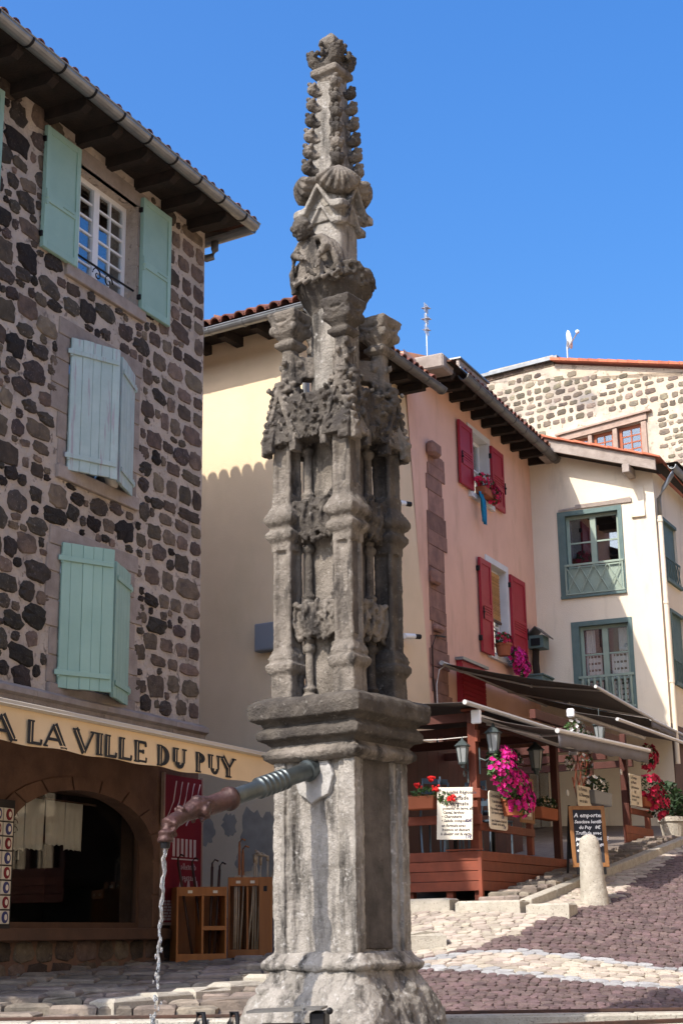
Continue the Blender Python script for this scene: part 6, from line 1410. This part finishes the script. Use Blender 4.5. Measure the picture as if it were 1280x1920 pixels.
# crown finial
mb = MB(); mb.sq([(.078, 7.72), (.082, 7.76), (.116, 7.785), (.120, 7.82), (.10, 7.845)]); part('crown_slab', mb, FS, vox=.008, disp=((.06, .010), (.02, .005)), smooth=1)
mb = MB(); mb.sq([(.085, 7.82), (.095, 7.88), (.06, 7.95), (.052, 8.06)]); rr = random.Random(3)
for k in range(4):
    a = R(45+90*k); c, s_ = math.cos(a), math.sin(a)
    mb.tube([(.08*c, .08*s_, 7.84), (.13*c, .13*s_, 7.90), (.165*c, .165*s_, 7.97), (.185*c, .185*s_, 7.96)], [.045, .05, .04, .022], 8)
    for q in range(7): t = rr.uniform(.3, 1); b2 = a+rr.uniform(-.55, .55); mb.ball((.18*t*math.cos(b2), .18*t*math.sin(b2), 7.88+.1*t+rr.uniform(-.02, .02)), rr.uniform(.016, .028), 7, 5)
    a = R(90*k)
    for q in range(8): b2 = a+rr.uniform(-.4, .4); r = rr.uniform(.06, .11); mb.ball((r*math.cos(b2), r*math.sin(b2), rr.uniform(7.85, 8.06)), rr.uniform(.014, .024), 7, 5)
part('crown_leaves', mb, FD, vox=.0065, disp=((.025, .014), (.011, .006)), smooth=1)
mb = MB(); mb.sq([(.05, 8.0), (.072, 8.05), (.066, 8.10), (.012, 8.165)]); part('crown_tip', mb, FS, vox=.007, disp=((.05, .012), (.02, .006)), smooth=1)

# ------------------------------------------------------------------ spout pipe with its cast head
pipe_az = R(-(42-TH))     # a little off the face's normal
PB = Vector((-.01, -.31, 2.645)); pd = Vector((math.sin(pipe_az), -math.cos(pipe_az), -.312)).normalized()
mb = MB(); rr = random.Random(9); n = 18; mb.prism([(-.005+.155*math.cos(2*math.pi*i/n)*rr.uniform(.8, 1.12), 2.60+.175*math.sin(2*math.pi*i/n)*rr.uniform(.8, 1.12)) for i in range(n)], -.302, -.25); part('cement_patch', mb, M['cement'], vox=.01, disp=((.06, .02),), smooth=2)
mb = MB(); ups = []
def along(t): return PB+pd*t
def ringpipe(mb, prof, n=20): mb.tube([along(t) for t, r in prof], [r for t, r in prof], n)
prof = [(-.05, .057), (.02, .057), (.025, .069), (.05, .071), (.055, .057), (.25, .055)]
t = .25
for k in range(6): prof += [(t, .057), (t+.008, .067), (t+.03, .067), (t+.036, .059)]; t += .044
prof += [(t+.01, .053), (t+.2, .052), (t+.24, .051)]
TE = t+.24
ringpipe(mb, prof); sp = mb.build('spout_pipe', M['steel'], fo, smooth=True); md = sp.modifiers.new('e', 'EDGE_SPLIT'); md.split_angle = R(40)
mb = MB(); ringpipe(mb, [(TE-.02, .068), (TE, .073), (TE+.022, .073), (TE+.03, .060), (TE+.20, .057), (TE+.22, .060)]); mb.build('spout_collar', M['castred'], sp, smooth=True)
mb = MB(); h0 = TE+.21; side = pd.cross(Vector((0, 0, 1))).normalized(); upv = side.cross(pd)
q = lambda t, u=0, s_=0: tuple(along(h0+t)+upv*u+side*s_)
mb.tube([q(-.03), q(.04, .012), q(.10, .012), q(.17, -.002), q(.25, -.01), q(.31, -.025), q(.345, -.06), q(.35, -.10)], [.058, .068, .058, .043, .045, .050, .044, .038], 12)
mb.ball(q(.05, .055), (.045, .045, .03), 8, 6); mb.ball(q(.20, .05), (.02, .02, .016), 8, 6)
for s_ in (-1, 1):
    mb.ball(q(.06, -.01, s_*.06), (.03, .03, .035), 8, 6); mb.ball(q(.20, .04, s_*.03), .016, 8, 6); mb.ball(q(.30, -.02, s_*.045), .022, 8, 6); mb.tube([q(.02, .03, s_*.06), q(.05, -.05, s_*.06), q(.09, -.06, s_*.03)], .016, 7)
    mb.tube([q(.29, -.04, s_*.048), q(.33, -.06, s_*.046), q(.375, -.055, s_*.01)], .013, 6)
mb.tube([q(.28, -.085, -.02), q(.36, -.085, 0), q(.28, -.085, .02)], .018, 6); mb.lathe([(.045, -.012), (.047, 0), (.045, .012)], 12, Matrix.Translation(q(.355, -.10)))
part('spout_head', mb, M['castred'], vox=.0065, disp=((.03, .006),), smooth=2, parent=fo)
tip = Vector(q(.362, -.125)); mouth = fo.matrix_world
bpy.context.view_layer.update(); tw = fo.matrix_world @ tip
MB().lathe([(.026, -.02), (.03, .0), (.03, .03), (.024, .03)], 10, Matrix.Translation(tip)).build('spout_mouth', M['iron'], fo)
# falling water
mb = MB(); rr = random.Random(2); z = tw.z+.01; k = 0; pts, rs = [], []
while z > 1.42:
    t = (tw.z-z); pts.append((tw.x-.035*t*1.2+.005*math.sin(k*1.1)+.003*math.sin(k*2.7), tw.y-.02*t+.006*math.cos(k*.9), z)); rs.append(max(.0125-.0075*t+.0026*math.sin(k*1.3+rr.random()*1.5), .004)); z -= .022; k += 1
mb.tube(pts, rs, 8); x0, y0 = pts[-1][0], pts[-1][1]
mb2 = MB()
for k in range(40):
    z = rr.uniform(.85, 1.46); s_ = rr.uniform(.004, .011); mb.ball((x0+rr.gauss(0, .012)-.02*(1.6-z), y0+rr.gauss(0, .01), z), (s_, s_, s_*rr.uniform(1.2, 3.2)), 7, 5)
for k in range(9): z = rr.uniform(1.42, 1.7); i = min(range(len(pts)), key=lambda i: abs(pts[i][2]-z)); mb.ball((pts[i][0]+rr.gauss(0, .012), pts[i][1], z), (.007, .007, .016), 7, 5)
ws = mb.build('water_stream', M['water'], None, smooth=True); tag(ws, 'thin stream of water falling from the spout into the basin', 'water', kind='stuff')

# ------------------------------------------------------------------ basin walls
ba = thing('fountain_basin', 'low granite basin walls with rusty iron edging around the fountain', 'basin')
def wallbox(name, p0, p1, th, z0, z1, m, bev=.015, nseg=1):
    p0, p1 = Vector(p0), Vector(p1); d = p1-p0
    for i in range(nseg):
        a = p0+d*i/nseg; l_ = d.length/nseg
        slab(name, 0, l_-.006, 0, th, z0, z1, m, ba, jit=.004, bev=bev); o = C.objects[-1]; ang = math.atan2(d.y, d.x); c = a+Vector((math.cos(ang)*l_/2-math.sin(ang)*th/2, math.sin(ang)*l_/2+math.cos(ang)*th/2)); o.location = (c.x, c.y, 0); o.rotation_euler = (0, 0, ang)
wallbox('basin_stone', (-3.6, 10.95), (3.4, 11.08), .22, .2, 1.075, M['granite'], nseg=5)
mb = MB(); mb.box(-3.6, 3.4, 0, .03, 1.078, 1.10); o = mb.build('iron_edging', M['rust'], ba, bevel=.004); o.location = (0, 11.21, 0); o.rotation_euler = (0, 0, .0186)
wallbox('basin_stone', (-.9, 8.62), (3.2, 10.32), .20, .2, 1.06, M['granite'], nseg=3)
mb = MB(); mb.box(-1.0, 3.6, 0, .035, 1.02, 1.085); o = mb.build('iron_edging', M['rust'], ba, bevel=.004); o.location = (-.35, 9.09, 0); o.rotation_euler = (0, 0, math.atan2(1.7, 4.1))
wallbox('basin_stone', (-3.6, 10.95), (-2.6, 8.2), .2, .2, 1.06, M['granite'], nseg=1); wallbox('basin_stone', (3.2, 10.32), (3.45, 11.1), .2, .2, 1.06, M['granite'])
MB().quad((-3.4, 8.7, .78), (3.3, 8.7, .78), (3.3, 11.0, .78), (-3.4, 11.0, .78)).build('water_surface', M['pool'], ba)
for x in (-1.02, -.79):
    mb = MB(); mb.tube([(x-.03, 10.99, .95), (x-.03, 10.975, 1.05), (x-.02, 11.0, 1.115), (x+.02, 11.0, 1.115), (x+.03, 10.975, 1.05), (x+.03, 10.99, .95)], .018, 7); mb.build('iron_clamp', M['iron'], ba, smooth=True)
# iron drip tray with lid and chain at the column foot
t = thing('iron_tray', 'dark iron tray with sloping lid and chain at the foot of the column', 'tray', (-.33, 9.2, 1.0), R(-6))
mb = MB(); mb.box(-.19, .19, -.13, .13, .0, .13); mb.build('tray', M['rust'], t, bevel=.006)
MB().box(-.23, .20, -.16, .16, .205, .218, Matrix.Rotation(R(-2), 4, 'Y')).build('lid', M['zinc_dull'], t); MB().box(.12, .21, -.12, .12, .05, .20).build('hinge_block', M['iron'], t, bevel=.01)
MB().ball((.235, -.1, .205), .02, 8, 6).build('knob', M['iron'], t)
ch_ = MB()
for k in range(9):
    Mx = Matrix.Translation((.09, -.165, .235-.026*k)) @ Matrix.Rotation(R(90*(k % 2)), 4, 'Z'); ch_.tube([(0.009*math.cos(a), 0, .017*math.sin(a)) for a in [2*math.pi*i/9 for i in range(10)]], .0032, 5, Mx)
ch_.build('chain', M['zinc'], t)
